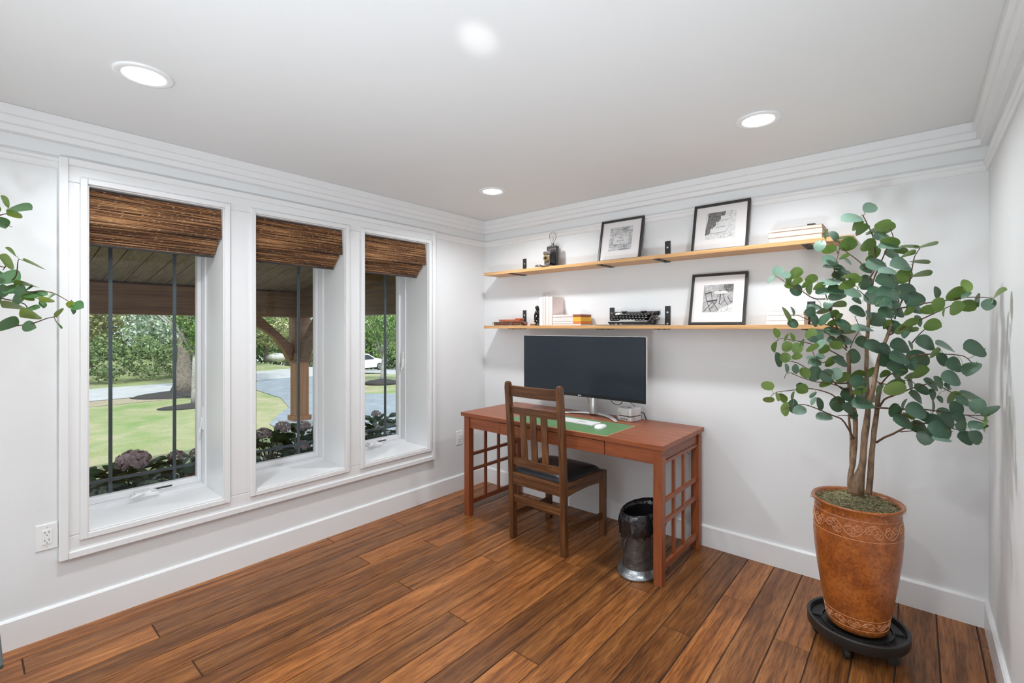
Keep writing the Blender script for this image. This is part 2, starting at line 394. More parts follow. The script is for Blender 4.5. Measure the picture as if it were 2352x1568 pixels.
# windows
XG = -0.372
for wi, (y0, y1) in enumerate(WIN):
    crank = wi != 1
    w = bpy.data.objects.new('window_%d' % (wi + 1), None); C.objects.link(w); w.location = (0, (y0 + y1) / 2, WZ0); w['kind'] = 'structure'
    WM[w.name] = Matrix.Translation(w.location)
    # painted reveal boards
    b = B(); t = 0.006
    b.box(-0.275, 0.018, y0, y0 + t, WZ0, WZ1); b.box(-0.275, 0.018, y1 - t, y1, WZ0, WZ1)
    b.box(-0.275, 0.018, y0 + t, y1 - t, WZ1 - t, WZ1)
    b.build('reveal', M['trim'], w)
    b = B(); b.box(-0.275, 0.026, y0 + t, y1 - t, WZ0, WZ0 + 0.010); b.build('window_sill', M['trim'], w, bevel=0.003)
    # fixed frame
    b = B(); f = 0.016
    b.box(-0.40, -0.275, y0, y0 + f, WZ0, WZ1); b.box(-0.40, -0.275, y1 - f, y1, WZ0, WZ1)
    b.box(-0.40, -0.275, y0 + f, y1 - f, WZ0, WZ0 + 0.028); b.box(-0.40, -0.275, y0 + f, y1 - f, WZ1 - 0.028, WZ1)
    b.build('window_frame', M['vinyl'], w, bevel=0.003)
    # sash
    b = B(); s0, s1 = y0 + f, y1 - f; sw = 0.022; zb, zt = WZ0 + 0.028, WZ1 - 0.028
    b.box(-0.385, -0.335, s0, s0 + sw, zb, zt); b.box(-0.385, -0.335, s1 - sw, s1, zb, zt)
    b.box(-0.385, -0.335, s0 + sw, s1 - sw, zb, zb + 0.036); b.box(-0.385, -0.335, s0 + sw, s1 - sw, zt - 0.036, zt)
    b.build('sash', M['vinyl'], w, bevel=0.004)
    g0, g1, gz0, gz1 = s0 + sw - 0.002, s1 - sw + 0.002, zb + 0.034, zt - 0.034
    b = B(); b.box(XG - 0.002, XG + 0.002, g0, g1, gz0, gz1); b.build('glass_pane', M['glass'], w)
    b = B()
    wv = 0.017
    off = 0.112
    for yc in (g0 + off, g1 - off): b.box(XG - 0.014, XG - 0.003, yc - wv / 2, yc + wv / 2, gz0, gz1)
    for zc in (gz0 + 0.075, gz1 - 0.075): b.box(XG - 0.015, XG - 0.0035, g0, g1, zc - wv / 2, zc + wv / 2)
    b.build('grille', M['grille'], w)
    if crank:
        yc = y0 + 0.285
        b = B(); b.box(-0.335, -0.262, yc - 0.055, yc + 0.065, WZ0 + 0.027, WZ0 + 0.046)
        b.prism([(-0.335, WZ0 + 0.040), (-0.262, WZ0 + 0.040), (-0.275, WZ0 + 0.056), (-0.32, WZ0 + 0.060)], 'y', yc - 0.045, yc + 0.03)
        cr = b.build('crank_operator', M['plastic_w'], w, bevel=0.004)
        b = B(); b.tube([(-0.27, yc - 0.01, WZ0 + 0.052), (-0.25, yc - 0.01, WZ0 + 0.056), (-0.245, yc - 0.05, WZ0 + 0.050), (-0.25, yc - 0.075, WZ0 + 0.040)], [0.008, 0.008, 0.007, 0.009], 8)
        b.build('crank_handle', M['plastic_w'], cr, smooth=True)
        b = B(); b.box(-0.3352, -0.334, yc + 0.055, yc + 0.145, zb + 0.010, zb + 0.020); b.build('sticker', M['dark_slot'], w)
        mt = Matrix.Translation((-0.3335, yc + 0.005, zb + 0.015)) @ Matrix.Rotation(PI / 2, 4, 'Z') @ Matrix.Rotation(PI / 2, 4, 'X')
        text_mesh('maker_lettering', 'ANDERSEN', 0.013, M['dark_slot'], w, mt)
        # lock lever on the far side of the frame
        b = B(); zl = 0.83 if wi == 0 else 1.12
        b.box(-0.318, -0.296, y1 - f - 0.006, y1 - f, zl - 0.02, zl + 0.12)
        b.tube([(-0.30, y1 - f - 0.008, zl + 0.06), (-0.295, y1 - f - 0.014, zl), (-0.300, y1 - f - 0.022, zl - 0.035)], [0.005, 0.005, 0.008], 8)
        b.build('lock_lever', M['plastic_w'], w)

# recessed ceiling lights
def downlight(x, y, label):
    t = thing('recessed_ceiling_light', label, 'ceiling light', (x, y, RH), 0, 'recessed ceiling lights')
    b = B(); n = 40
    b.lathe([(0.098, 0), (0.098, -0.004), (0.090, -0.007), (0.072, -0.006), (0.066, -0.002), (0.066, 0)], n, (x, y, RH), capb=False, capt=False); b.build('trim_ring', M['trim'], t, smooth=True)
    b = B(); b.lathe([(0.0005, -0.0035), (0.066, -0.0030), (0.066, -0.001)], n, (x, y, RH), capb=False, capt=True); b.build('lens', M['lens'], t, smooth=True)
    l = lamp('AREA', 'ceiling_lamp', (x, y, RH - 0.012), DPOW, 0.13, color=(0.92, 0.96, 1.0), spread=math.radians(150)); l.parent = t; l.location = (0, 0, -0.012)
    return t
downlight(*DOWN[0], 'round white recessed ceiling light nearest the large left window, leftmost of the lights')
downlight(*DOWN[1], 'round white recessed ceiling light above the leafy potted tree and picture shelf')
downlight(*DOWN[2], 'small-looking round recessed ceiling light close to the far corner of the room')
downlight(*DOWN[3], 'round recessed ceiling light over the near right part of the room')
# ------------------------------------------------------------------ bamboo shades
def shade_mat():
    m, n, p = nt('woven_bamboo')
    f = noise_n(n, objcoord(n, (1, 2.5, 230)), 1, 3, 0.6)
    f2 = noise_n(n, objcoord(n, (1, 45, 200)), 1, 2, 0.6)
    f3 = noise_n(n, objcoord(n, (1, 1.2, 60)), 1, 2, 0.5)
    c = ramp(n, f, [(0.36, (0.030, 0.013, 0.007)), (0.47, (0.13, 0.052, 0.020)), (0.56, (0.33, 0.15, 0.058)), (0.66, (0.66, 0.37, 0.17))])
    c = mixc(n, ramp(n, f2, [(0.62, (0, 0, 0)), (0.68, (1, 1, 1))]), c, (0.70, 0.50, 0.33))
    c = mixc(n, 0.45, c, ramp(n, f3, [(0.35, (0.45, 0.42, 0.40)), (0.6, (1, 1, 1))]), 'MULTIPLY')
    link(n, c, p.inputs['Base Color']); p.inputs['Roughness'].default_value = 0.6
    bump(n, p, f, 0.6, 0.004); return m
M['shade'] = shade_mat()
def ribbed(b, path, y0, y1, th=0.004, rib=0.0065, amp=0.0016):
    # cloth of horizontal reeds following a path of (x, z) points, seen ribs along y
    pts = []
    for (xa, za), (xb, zb) in zip(path[:-1], path[1:]):
        L = math.hypot(xb - xa, zb - za); k = max(1, int(L / rib))
        for i in range(k * 2):
            s = i / (k * 2.0); nx, nz = (zb - za) / L, -(xb - xa) / L
            a = amp * (1 if i % 2 else -1) * random.uniform(0.6, 1.2)
            pts.append((xa + (xb - xa) * s - nx * a, za + (zb - za) * s - nz * a))
    pts.append(path[-1]); ny = 9; vs = []; fs = []
    for j in range(ny + 1):
        y = y0 + (y1 - y0) * j / ny
        for x, z in pts: vs.append((x + noise.noise((x * 9, y * 7, z * 9)) * 0.002, y, z + noise.noise((x * 9 + 5, y * 6, z * 2)) * 0.0015))
    k = len(pts)
    for j in range(ny):
        for i in range(k - 1): fs.append((j * k + i, j * k + i + 1, (j + 1) * k + i + 1, (j + 1) * k + i))
    n0 = len(vs)
    vs += [(x - th, y, z) for x, y, z in vs]
    fs += [tuple(n0 + q for q in reversed(f)) for f in fs]
    for i in range(k - 1):
        fs.append((i, i + 1, n0 + i + 1, n0 + i)); a = ny * k; fs.append((a + i, a + i + 1, n0 + a + i + 1, n0 + a + i))
    b.add(vs, fs)
LBL = ['wide woven bamboo roman shade pulled halfway up in the large left window', 'brown woven bamboo roman shade in the middle window', 'brown woven bamboo roman shade in the right window, nearest the room corner']
for wi, (y0, y1) in enumerate(WIN):
    t = thing('roman_shade', LBL[wi], 'window shade', (-0.05, (y0 + y1) / 2, WZ1 - 0.006), 0, 'woven bamboo roman shades')
    a0, a1 = y0 + 0.009, y1 - 0.009
    b = B(); b.box(-0.045, -0.016, a0, a1, 2.118, 2.143); b.build('headrail', M['dark_slot'], t)
    b = B(); ribbed(b, [(-0.010, 2.136), (-0.004, 2.05), (0.000, 1.975), (-0.006, 1.968)], a0, a1); b.build('valance', M['shade'], t)
    b = B(); z = 1.985; path = [(-0.022, 2.02)]
    ribbed(b, [(-0.040, 2.03), (-0.042, 1.962), (-0.05, 1.957)], a0 + 0.004, a1 - 0.004)
    for i in range(6):
        xx = -0.047 - i * 0.012; zz = 1.948 - i * 0.0120
        ribbed(b, [(xx - 0.004, zz + 0.03), (xx + 0.003, zz + 0.006), (xx + 0.002, zz), (xx - 0.012, zz + 0.002)], a0 + 0.006, a1 - 0.006)
    ribbed(b, [(-0.112, 1.93), (-0.110, 1.886), (-0.118, 1.880), (-0.126, 1.884), (-0.128, 1.96)], a0 + 0.006, a1 - 0.006)
    b.build('folded_stack', M['shade'], t)
    b = B(); b.tube([(-0.118, a0 + 0.008, 1.876), (-0.118, a1 - 0.008, 1.876)], 0.006, 8); b.build('bottom_rail', M['dark_slot'], t)

# ------------------------------------------------------------------ wall outlets
def outlet(loc, axis, label, slots=True, w=0.076, h=0.122):
    # loc = centre on the wall surface; axis 'x' = on the window wall, 'y' = on the back wall
    t = thing('wall_outlet', label, 'outlet', loc)
    x, y, z = loc
    def bx(b, u0, u1, z0, z1, d0, d1):
        if axis == 'x': b.box(x + d0, x + d1, y + u0, y + u1, z + z0, z + z1)
        else: b.box(x + u0, x + u1, y - d1, y - d0, z + z0, z + z1)
    b = B(); bx(b, -w / 2, w / 2, -h / 2, h / 2, 0, 0.006); b.build('cover_plate', M['plastic_w'], t, bevel=0.003)
    b = B(); bx(b, -0.017, 0.017, -0.034, 0.034, 0.005, 0.009); b.cur = 1
    for zc in (-0.018, 0.018):
        bx(b, -0.0085, -0.0060, zc - 0.001, zc + 0.008, 0.008, 0.0093); bx(b, 0.0055, 0.0080, zc - 0.001, zc + 0.009, 0.008, 0.0093)
        bx(b, -0.0025, 0.0025, zc - 0.011, zc - 0.007, 0.008, 0.0093)
    b.build('receptacle', [M['plastic_w'], M['dark_slot']], t, bevel=0.0006)
    for zc in (-0.045, 0.045):
        b = B(); bx(b, -0.003, 0.003, zc - 0.003, zc + 0.003, 0.0055, 0.0068); b.build('cover_screw', M['steelmat'], t)
outlet((0.0, -2.964, 0.468), 'x', 'white wall outlet tucked against the lower left edge of the window casing')
outlet((0.0, -0.333, 0.466), 'x', 'white wall outlet on the window wall beside the left end of the desk')
outlet((1.70, 0.0, 0.46), 'y', 'white wall outlet on the back wall, seen under the right end of the desk')

# ------------------------------------------------------------------ desk
DX0, DX1, DY0, DY1, DZ = 0.412, 2.040, -0.700, -0.035, 0.793
desk = thing('writing_desk', 'reddish brown wooden mission style desk with lattice sides standing against the back wall', 'desk', ((DX0 + DX1) / 2, (DY0 + DY1) / 2, 0))
b = B(); b.box(DX0, DX1, DY0, DY1, DZ - 0.028, DZ); b.build('desk_top', M['desk_x'], desk, bevel=0.002)
LW = 0.052; lx0, lx1 = DX0 + 0.026, DX1 - 0.012; ly0, ly1 = DY0 + 0.012, DY1 - 0.012
def leg_b(x0, y0, flip):
    b = B(); xi = 0.010
    w = LW
    vs = []
    for z, g in ((0.0, -0.004), (0.12, 0.0), (DZ - 0.028, 0.0)):
        for dx, dy in ((0, 0), (w, 0), (w, w), (0, w)):
            ex = g if dx == 0 else -g
            ey = g if dy == 0 else -g
            vs.append((x0 + dx - ex * 0.4, y0 + dy - ey * 0.4, z))
    fs = [(3, 2, 1, 0), (8, 9, 10, 11)]
    for s in (0, 4):
        for i in range(4): fs.append((s + i, s + (i + 1) % 4, s + 4 + (i + 1) % 4, s + 4 + i))
    return b.add(vs, fs)
pegs = []
for (x0, y0) in ((lx0, ly0), (lx1 - LW, ly0), (lx1 - LW, ly1 - LW), (lx0, ly1 - LW)):
    b = leg_b(x0, y0, 0)
    for z in (0.735, 0.700):
        b.cyl((x0 + LW / 2 + 0.006, y0 + 0.002, z), (x0 + LW / 2 + 0.006, y0 - 0.003, z), 0.0045, 12)
        b.cyl((x0 + 0.002, y0 + LW / 2, z), (x0 - 0.003, y0 + LW / 2, z), 0.0045, 12)
        b.cyl((x0 + LW - 0.002, y0 + LW / 2, z), (x0 + LW + 0.003, y0 + LW / 2, z), 0.0045, 12)
    b.build('leg', M['desk_z'], desk, bevel=0.0015)
AZ = 0.676
fy = ly0 + 0.010
b = B(); b.box(lx0 + LW, 0.800, fy, fy + 0.018, AZ, DZ - 0.028); b.box(1.664, lx1 - LW, fy, fy + 0.018, AZ, DZ - 0.028)
b.box(0.799, 1.665, fy, fy + 0.018, DZ - 0.034, DZ - 0.028)
b.build('front_apron', M['desk_x'], desk, bevel=0.0015)
b = B(); b.box(lx0 + LW, lx1 - LW, ly1 - 0.028, ly1 - 0.010, AZ, DZ - 0.028); b.build('rear_apron', M['desk_x'], desk)
b = B(); b.box(0.804, 1.660, fy - 0.002, fy + 0.016, AZ - 0.001, DZ - 0.036)
b.box(0.82, 1.64, fy + 0.016, fy + 0.40, AZ + 0.004, AZ + 0.012)
dr = b.build('drawer', M['desk_x'], desk, bevel=0.0015)
b = B(); b.lathe([(0.006, 0), (0.006, 0.008), (0.012, 0.014), (0.012, 0.020), (0.004, 0.023)], 18)
b.v = [(1.232 + x, fy - 0.002 - z, 0.722 + y) for x, y, z in b.v]; b.build('knob', M['iron'], dr, smooth=True)
for x in (lx0, lx1 - 0.030):
    xa, xb = x + (0.012 if x == lx0 else 0.0), x + (0.030 if x == lx0 else 0.018)
    ya, yb = ly0 + LW, ly1 - LW
    b = B(); b.box(xa, xb, ya, yb, AZ + 0.022, DZ - 0.028); b.build('side_apron', M['desk_y'], desk, bevel=0.001)
    for z0, z1 in ((AZ - 0.004, AZ + 0.018), (0.448, 0.472), (0.328, 0.352), (0.072, 0.108)):
        b = B(); b.box(xa, xb, ya, yb, z0, z1); b.build('lattice_rail', M['desk_y'], desk, bevel=0.0015)
    yv = [ya + (yb - ya) * 0.31, ya + (yb - ya) * 0.60]
    for y in yv:
        b = B(); b.box(xa + 0.0008, xb - 0.0008, y - 0.012, y + 0.012, 0.107, AZ - 0.003); b.build('lattice_slat', M['desk_z'], desk, bevel=0.001)

# ------------------------------------------------------------------ chair
chair = thing('dining_chair', 'dark oak slat-back chair with black leather seat pushed up to the desk', 'chair', (1.2, -0.53, 0))
RXc = [0.985, 1.412]; FXc = [0.972, 1.438]
def ypost(z): return -0.752 - 0.045 * max(0, (z - 0.45) / 0.63) ** 1.3 - 0.0
for x in RXc:
    b = B(); vs = []; zs = [0, 0.15, 0.3, 0.45, 0.6, 0.75, 0.9, 1.045, 1.075, 1.085]; fs = []
    for i, z in enumerate(zs):
        y = ypost(z) + 0.012 * (1 - min(1, z / 0.45)); hw = 0.0185; hd = 0.021
        if i == 8: hw -= 0.003; hd -= 0.003
        if i == 9: hw -= 0.010; hd -= 0.010
        vs += [(x - hw, y - hd, z), (x + hw, y - hd, z), (x + hw, y + hd, z), (x - hw, y + hd, z)]
    for i in range(len(zs) - 1):
        for j in range(4): fs.append((i * 4 + j, i * 4 + (j + 1) % 4, i * 4 + 4 + (j + 1) % 4, i * 4 + 4 + j))
    fs += [(3, 2, 1, 0), tuple(len(zs) * 4 - 4 + j for j in range(4))]
    b.add(vs, fs); b.build('rear_leg', M['chair_z'], chair, bevel=0.003)
for x in FXc:
    b = B(); b.box(x - 0.020, x + 0.020, -0.325, -0.285, 0, 0.455); b.build('front_leg', M['chair_z'], chair, bevel=0.003)
def crest(z0, z1, name, bow=0.022, th=0.018):
    b = B(); vs = []; fs = []; k = 12; xa, xb = RXc[0] + 0.016, RXc[1] - 0.016
    for i in range(k + 1):
        s = i / k; x = xa + (xb - xa) * s; bo = -bow * 4 * s * (1 - s)
        for z in (z0, z1):
            y = ypost(z) + bo * 0.6 + 0.004
            vs += [(x, y - th / 2, z), (x, y + th / 2, z)]
    for i in range(k):
        a = i * 4; c = a + 4
        fs += [(a, c, c + 2, a + 2), (a + 1, a + 3, c + 3, c + 1), (a + 2, c + 2, c + 3, a + 3), (a, a + 1, c + 1, c)]
    fs += [(0, 2, 3, 1), (k * 4, k * 4 + 1, k * 4 + 3, k * 4 + 2)]
    b.add(vs, fs); return b.build(name, M['chair_x'], chair, bevel=0.002)
crest(0.985, 1.058, 'top_rail'); crest(0.866, 0.914, 'middle_rail'); crest(0.512, 0.566, 'lower_rail')
for s in (0.285, 0.49, 0.695):
    x = RXc[0] + (RXc[1] - RXc[0]) * s; b = B(); bo = -0.022 * 4 * s * (1 - s) * 0.6
    b.beam((x, ypost(0.555) + bo + 0.004, 0.555), (x, ypost(0.875) + bo + 0.004, 0.875), 0.050, 0.011, up=(0, 1, 0)); b.build('back_slat', M['chair_z'], chair, bevel=0.0015)
b = B(); b.box(RXc[0] + 0.0185, RXc[1] - 0.0185, -0.768, -0.748, 0.380, 0.462); b.build('rear_seat_rail', M['chair_x'], chair, bevel=0.002)
b = B(); b.box(FXc[0] + 0.02, FXc[1] - 0.02, -0.312, -0.292, 0.385, 0.455); b.build('front_seat_rail', M['chair_x'], chair, bevel=0.002)
for i in (0, 1):
    sgn = -1 if i == 0 else 1
    b = B(); xr = RXc[i] + sgn * 0.006; xf = FXc[i] + sgn * 0.004; vs = []; fs = []; k = 8
    for j in range(k + 1):
        s = j / k; x = xr + (xf - xr) * s; y = -0.732 + (0.732 - 0.324) * s; zb = 0.375 + 0.022 * 4 * s * (1 - s) * 0.6
        vs += [(x - 0.009, y, zb), (x + 0.009, y, zb), (x + 0.009, y, 0.458), (x - 0.009, y, 0.458)]
    for j in range(k):
        a = j * 4; c = a + 4
        for q in range(4): fs.append((a + q, a + (q + 1) % 4, c + (q + 1) % 4, c + q))
    fs += [(3, 2, 1, 0), tuple(k * 4 + q for q in range(4))]
    b.add(vs, fs); b.build('side_seat_rail', M['chair_y'], chair, bevel=0.002)
    b = B(); b.beam((RXc[i], -0.728, 0.158), (FXc[i], -0.326, 0.140), 0.016, 0.042); b.build('side_stretcher', M['chair_y'], chair, bevel=0.002)
b = B(); b.box(RXc[0] + 0.018, RXc[1] - 0.018, -0.758, -0.742, 0.256, 0.308); b.build('rear_stretcher', M['chair_x'], chair, bevel=0.002)
b = B(); b.beam((0.99, -0.52, 0.150), (1.415, -0.52, 0.150), 0.018, 0.034); b.build('cross_stretcher', M['chair_x'], chair, bevel=0.002)
# cushion: domed pad
b = B(); nx, ny = 18, 18; vs = []; fs = []
for j in range(ny + 1):
    for i in range(nx + 1):
        u = i / nx * 2 - 1; v = j / ny * 2 - 1
        hw = 0.222 + 0.006 * v; x = 1.2 + u * hw; y = -0.530 + v * 0.213
        e = (1 - abs(u) ** 4) * (1 - abs(v) ** 4); z = 0.458 + 0.014 * (e > 0) + 0.034 * max(0, e) ** 0.45
        if e <= 0: z = 0.460
        vs.append((x, y, z))
for j in range(ny):
    for i in range(nx): a = j * (nx + 1) + i; fs.append((a, a + 1, a + nx + 2, a + nx + 1))
n0 = len(vs); vs += [(x, y, 0.452) for x, y, z in vs]; fs2 = [tuple(n0 + q for q in reversed(f)) for f in fs]
rim = list(range(nx + 1)) + [j * (nx + 1) + nx for j in range(1, ny + 1)] + [ny * (nx + 1) + i for i in range(nx - 1, -1, -1)] + [j * (nx + 1) for j in range(ny - 1, 0, -1)]
fs3 = [(rim[i], rim[(i + 1) % len(rim)], n0 + rim[(i + 1) % len(rim)], n0 + rim[i]) for i in range(len(rim))]
b.add(vs, fs + fs2 + fs3); b.build('seat_cushion', M['leather'], chair, smooth=True)

# ------------------------------------------------------------------ desk-top things
def rrect(b, x0, x1, y0, y1, z0, z1, r, n=6):
    pts = []
    for cx_, cy_, a0 in ((x1 - r, y1 - r, 0), (x0 + r, y1 - r, PI / 2), (x0 + r, y0 + r, PI), (x1 - r, y0 + r, 1.5 * PI)):
        for i in range(n + 1):
            a = a0 + PI / 2 * i / n; pts.append((cx_ + r * math.cos(a), cy_ + r * math.sin(a)))
    return b.prism(pts, 'z', z0, z1)
t = thing('desk_mat', 'long green leather desk mat with tan edge lying on the desk', 'desk mat', (1.27, -0.5, DZ))
b = B(); rrect(b, 0.87, 1.684, -0.696, -0.305, DZ, DZ + 0.0022, 0.012); b.build('edge_binding', M['matedge'], t)
b = B(); rrect(b, 0.875, 1.679, -0.691, -0.310, DZ + 0.0018, DZ + 0.0032, 0.009); b.build('mat_surface', M['mat'], t)
MZ = DZ + 0.0032
# keyboard
kx0, kx1, ky0, ky1 = 1.03, 1.475, -0.510, -0.388
kb = thing('keyboard', 'slim white computer keyboard with number pad on the green mat', 'keyboard', ((kx0 + kx1) / 2, (ky0 + ky1) / 2, MZ))
b = B(); vs = []
rrect(b, kx0, kx1, ky0, ky1, MZ, MZ + 0.006, 0.008); b.build('keyboard_body', M['steelmat'], kb, bevel=0.001)
b = B(); rows = 6; cols = 21
kk = (kx1 - kx0 - 0.012) / cols; kr = (ky1 - ky0 - 0.010) / rows
for r in range(rows):
    for c in range(cols):
        if r == 0 and 4 <= c <= 8:
            if c == 4: b.box(kx0 + 0.006 + 4 * kk + 0.001, kx0 + 0.006 + 9 * kk - 0.001, ky0 + 0.006, ky0 + 0.004 + kr, MZ + 0.006, MZ + 0.0085)
            continue
        if r in (0, 2, 3) and 14 <= c <= 16 and not (r == 0): continue
        b.box(kx0 + 0.006 + c * kk + 0.001, kx0 + 0.006 + (c + 1) * kk - 0.001, ky0 + 0.005 + r * kr + 0.001, ky0 + 0.005 + (r + 1) * kr - 0.001, MZ + 0.006, MZ + 0.0085)
b.build('keys', M['plastic_w'], kb, bevel=0.0005)
# mouse
ms = thing('computer_mouse', 'white wireless mouse on the green mat right of the keyboard', 'computer mouse', (1.535, -0.505, MZ), math.radians(8))
b = B(); vs = []; fs = []; n = 24
lv = [(1.0, 0.0), (1.0, 0.004), (0.97, 0.010), (0.86, 0.016), (0.6, 0.020), (0.25, 0.0215), (0.02, 0.022)]
for s, z in lv:
    for j in range(n):
        a = 2 * PI * j / n; ex = 0.033 * s * (abs(math.cos(a)) ** 0.8) * math.copysign(1, math.cos(a)); ey = 0.062 * s * (abs(math.sin(a)) ** 0.8) * math.copysign(1, math.sin(a))
        vs.append((ex, ey, z * (1 - 0.25 * (ey / 0.062)) ))
for i in range(len(lv) - 1):
    for j in range(n): fs.append((i * n + j, i * n + (j + 1) % n, (i + 1) * n + (j + 1) % n, (i + 1) * n + j))
fs += [tuple(range(n - 1, -1, -1)), tuple((len(lv) - 1) * n + j for j in range(n))]
b.add([WM[ms.name] @ Vector(v) for v in vs], fs); b.build('mouse_shell', M['plastic_w'], ms, smooth=True)
# monitor
mx0, mx1, my, mz0, mz1 = 0.690, 1.738, -0.250, 0.937, 1.388; mc = (mx0 + mx1) / 2
mon = thing('computer_monitor', 'very wide black ultrawide monitor with silver arc stand on the desk', 'monitor', (mc, -0.15, DZ))
def curved(b, x0, x1, y, z0, z1, th, bow=0.018, k=24):
    vs = []; fs = []; c = (x0 + x1) / 2; hw = (mx1 - mx0) / 2
    for i in range(k + 1):
        x = x0 + (x1 - x0) * i / k; yy = y + bow * (1 - ((x - c) / hw) ** 2) - bow
        vs += [(x, yy, z0), (x, yy, z1), (x, yy + th, z0), (x, yy + th, z1)]
    for i in range(k):
        a = i * 4; d = a + 4
        fs += [(a, d, d + 1, a + 1), (a + 2, a + 3, d + 3, d + 2), (a + 1, d + 1, d + 3, a + 3), (a, a + 2, d + 2, d)]
    fs += [(0, 1, 3, 2), (k * 4, k * 4 + 2, k * 4 + 3, k * 4 + 1)]
    return b.add(vs, fs)
b = B(); curved(b, mx0, mx1, my + 0.012, mz0, mz1, 0.018); b.build('rear_shell', M['steelmat'], mon, bevel=0.003)
b = B(); curved(b, mx0 + 0.002, mx1 - 0.002, my + 0.005, mz0 + 0.002, mz1 - 0.002, 0.010); b.build('bezel', M['bezel'], mon)
b = B(); curved(b, mx0 + 0.008, mx1 - 0.008, my + 0.0035, mz0 + 0.022, mz1 - 0.008, 0.003); b.build('screen', M['screen'], mon)
mt = Matrix.Translation((mc - 0.012, my + 0.0035, mz0 + 0.011)) @ Matrix.Rotation(PI / 2, 4, 'X')
text_mesh('maker_logo', 'LG', 0.013, M['plastic_w'], mon, mt @ Matrix.Translation((0.014, 0, 0)))
b = B(); b.cyl((mc - 0.012, my + 0.004, mz0 + 0.011), (mc - 0.012, my + 0.002, mz0 + 0.011), 0.005, 16); b.build('logo_dot', M['plastic_w'], mon)
b = B(); px_ = mc + 0.045
b.tube([(px_, -0.135, DZ + 0.012), (px_, -0.135, 1.10)], 0.030, 24); b.build('stand_column', M['steel'], mon, smooth=False, autos=0.6)
b = B(); b.box(px_ - 0.05, px_ + 0.05, my + 0.028, -0.14, 1.05, 1.15); b.build('vesa_mount', M['steelmat'], mon, bevel=0.004)
b = B(); vs = []; fs = []; k = 40; R0 = 0.0; 
for i in range(k + 1):
    s = i / k * 2 - 1; x = px_ + s * 0.262; y = -0.105 - 0.165 * abs(s) ** 2.0
    dx = 0.262; dy = -0.165 * 2.0 * abs(s) * (1 if s > 0 else -1); L = math.hypot(dx, dy); nx_, ny_ = -dy / L, dx / L
    w = 0.020 * (1 - 0.35 * abs(s) ** 3); zt = DZ + 0.016 - 0.010 * abs(s) ** 2
    vs += [(x - nx_ * w, y - ny_ * w, DZ + 0.004), (x + nx_ * w, y + ny_ * w, DZ + 0.004), (x + nx_ * w * 0.8, y + ny_ * w * 0.8, zt), (x - nx_ * w * 0.8, y - ny_ * w * 0.8, zt)]
for i in range(k):
    a = i * 4; d = a + 4
    for q in range(4): fs.append((a + q, a + (q + 1) % 4, d + (q + 1) % 4, d + q))
fs += [(3, 2, 1, 0), tuple(k * 4 + q for q in range(4))]
b.add(vs, fs)
for sx_ in (-1, 1): b.cyl((px_ + sx_ * 0.255, -0.262, DZ + 0.0), (px_ + sx_ * 0.255, -0.262, DZ + 0.006), 0.008, 12)
b.build('arc_foot', M['steelmat'], mon, bevel=0.002)
# mini computer on its dock
cx_, cy_ = 1.553, -0.135
rot = 0.18
dk = thing('computer_dock', 'silver square usb hub dock beneath the small silver computer', 'computer dock', (cx_, cy_, DZ), -rot)
def Wm(o, v): return WM[o.name] @ Vector(v)
b = B(); b.T = WM[dk.name]; rrect(b, -0.064, 0.064, -0.064, 0.064, 0.002, 0.032, 0.018); b.build('dock_body', M['steelmat'], dk, bevel=0.002)
b = B(); b.T = WM[dk.name]
for i in range(3): b.box(-0.022 + i * 0.020, -0.009 + i * 0.020, -0.0648, -0.063, 0.012, 0.019)
b.box(-0.052, -0.030, -0.0648, -0.063, 0.014, 0.017)
b.build('ports', M['dark_slot'], dk)
mn = thing('mini_computer', 'small silver square desktop computer stacked on the dock beside the monitor', 'computer', (cx_, cy_, DZ + 0.034), -rot)
b = B(); b.T = WM[mn.name]; rrect(b, -0.058, 0.058, -0.058, 0.058, 0.0, 0.004, 0.016); b.build('black_foot', M['bezel'], mn)
b = B(); b.T = WM[mn.name]; rrect(b, -0.063, 0.063, -0.063, 0.063, 0.004, 0.056, 0.018); b.build('computer_body', M['steelmat'], mn, bevel=0.003)
b = B(); b.T = WM[mn.name]; b.lathe([(0.001, 0.0562), (0.011, 0.0564), (0.014, 0.0562)], 16, capb=False, capt=False); b.build('badge', M['dark_slot'], mn)
b = B(); b.T = WM[mn.name]
b.box(-0.042, -0.039, -0.0638, -0.062, 0.015, 0.024); b.box(-0.030, -0.027, -0.0638, -0.062, 0.015, 0.024); b.build('usb_ports', M['dark_slot'], mn); b = B(); b.T = WM[mn.name]; b.box(0.036, 0.040, -0.0638, -0.062, 0.018, 0.022); b.box(0.026, 0.029, -0.0638, -0.062, 0.018, 0.021)
b.build('front_ports', M['dark_slot'], mn)
# cables
def cable(name, label, pts, r, mat):
    pts = [Vector(p) for p in pts]; out = []
    for i in range(len(pts) - 1):
        p0 = pts[max(i - 1, 0)]; p1 = pts[i]; p2 = pts[i + 1]; p3 = pts[min(i + 2, len(pts) - 1)]
        for s in range(6):
            u = s / 6; out.append(0.5 * ((2 * p1) + (p2 - p0) * u + (2 * p0 - 5 * p1 + 4 * p2 - p3) * u * u + (3 * p1 - p0 - 3 * p2 + p3) * u ** 3))
    out.append(pts[-1]); b = B(); b.tube(out, r, 8); o = b.build(name, mat, smooth=True); tag(o, label, 'cable'); return o
coil = [(1.430 + 0.052 * math.cos(a) , -0.085 + 0.006 * math.sin(a * 3), 0.935 + 0.055 * math.sin(a)) for a in [i * 0.7 for i in range(24)]]
cable('power_cable', 'coiled black cable hanging behind the monitor above the desk', [(1.38, -0.12, 1.05)] + coil + [(1.40, -0.08, 1.02)], 0.0025, M['blackplastic'])
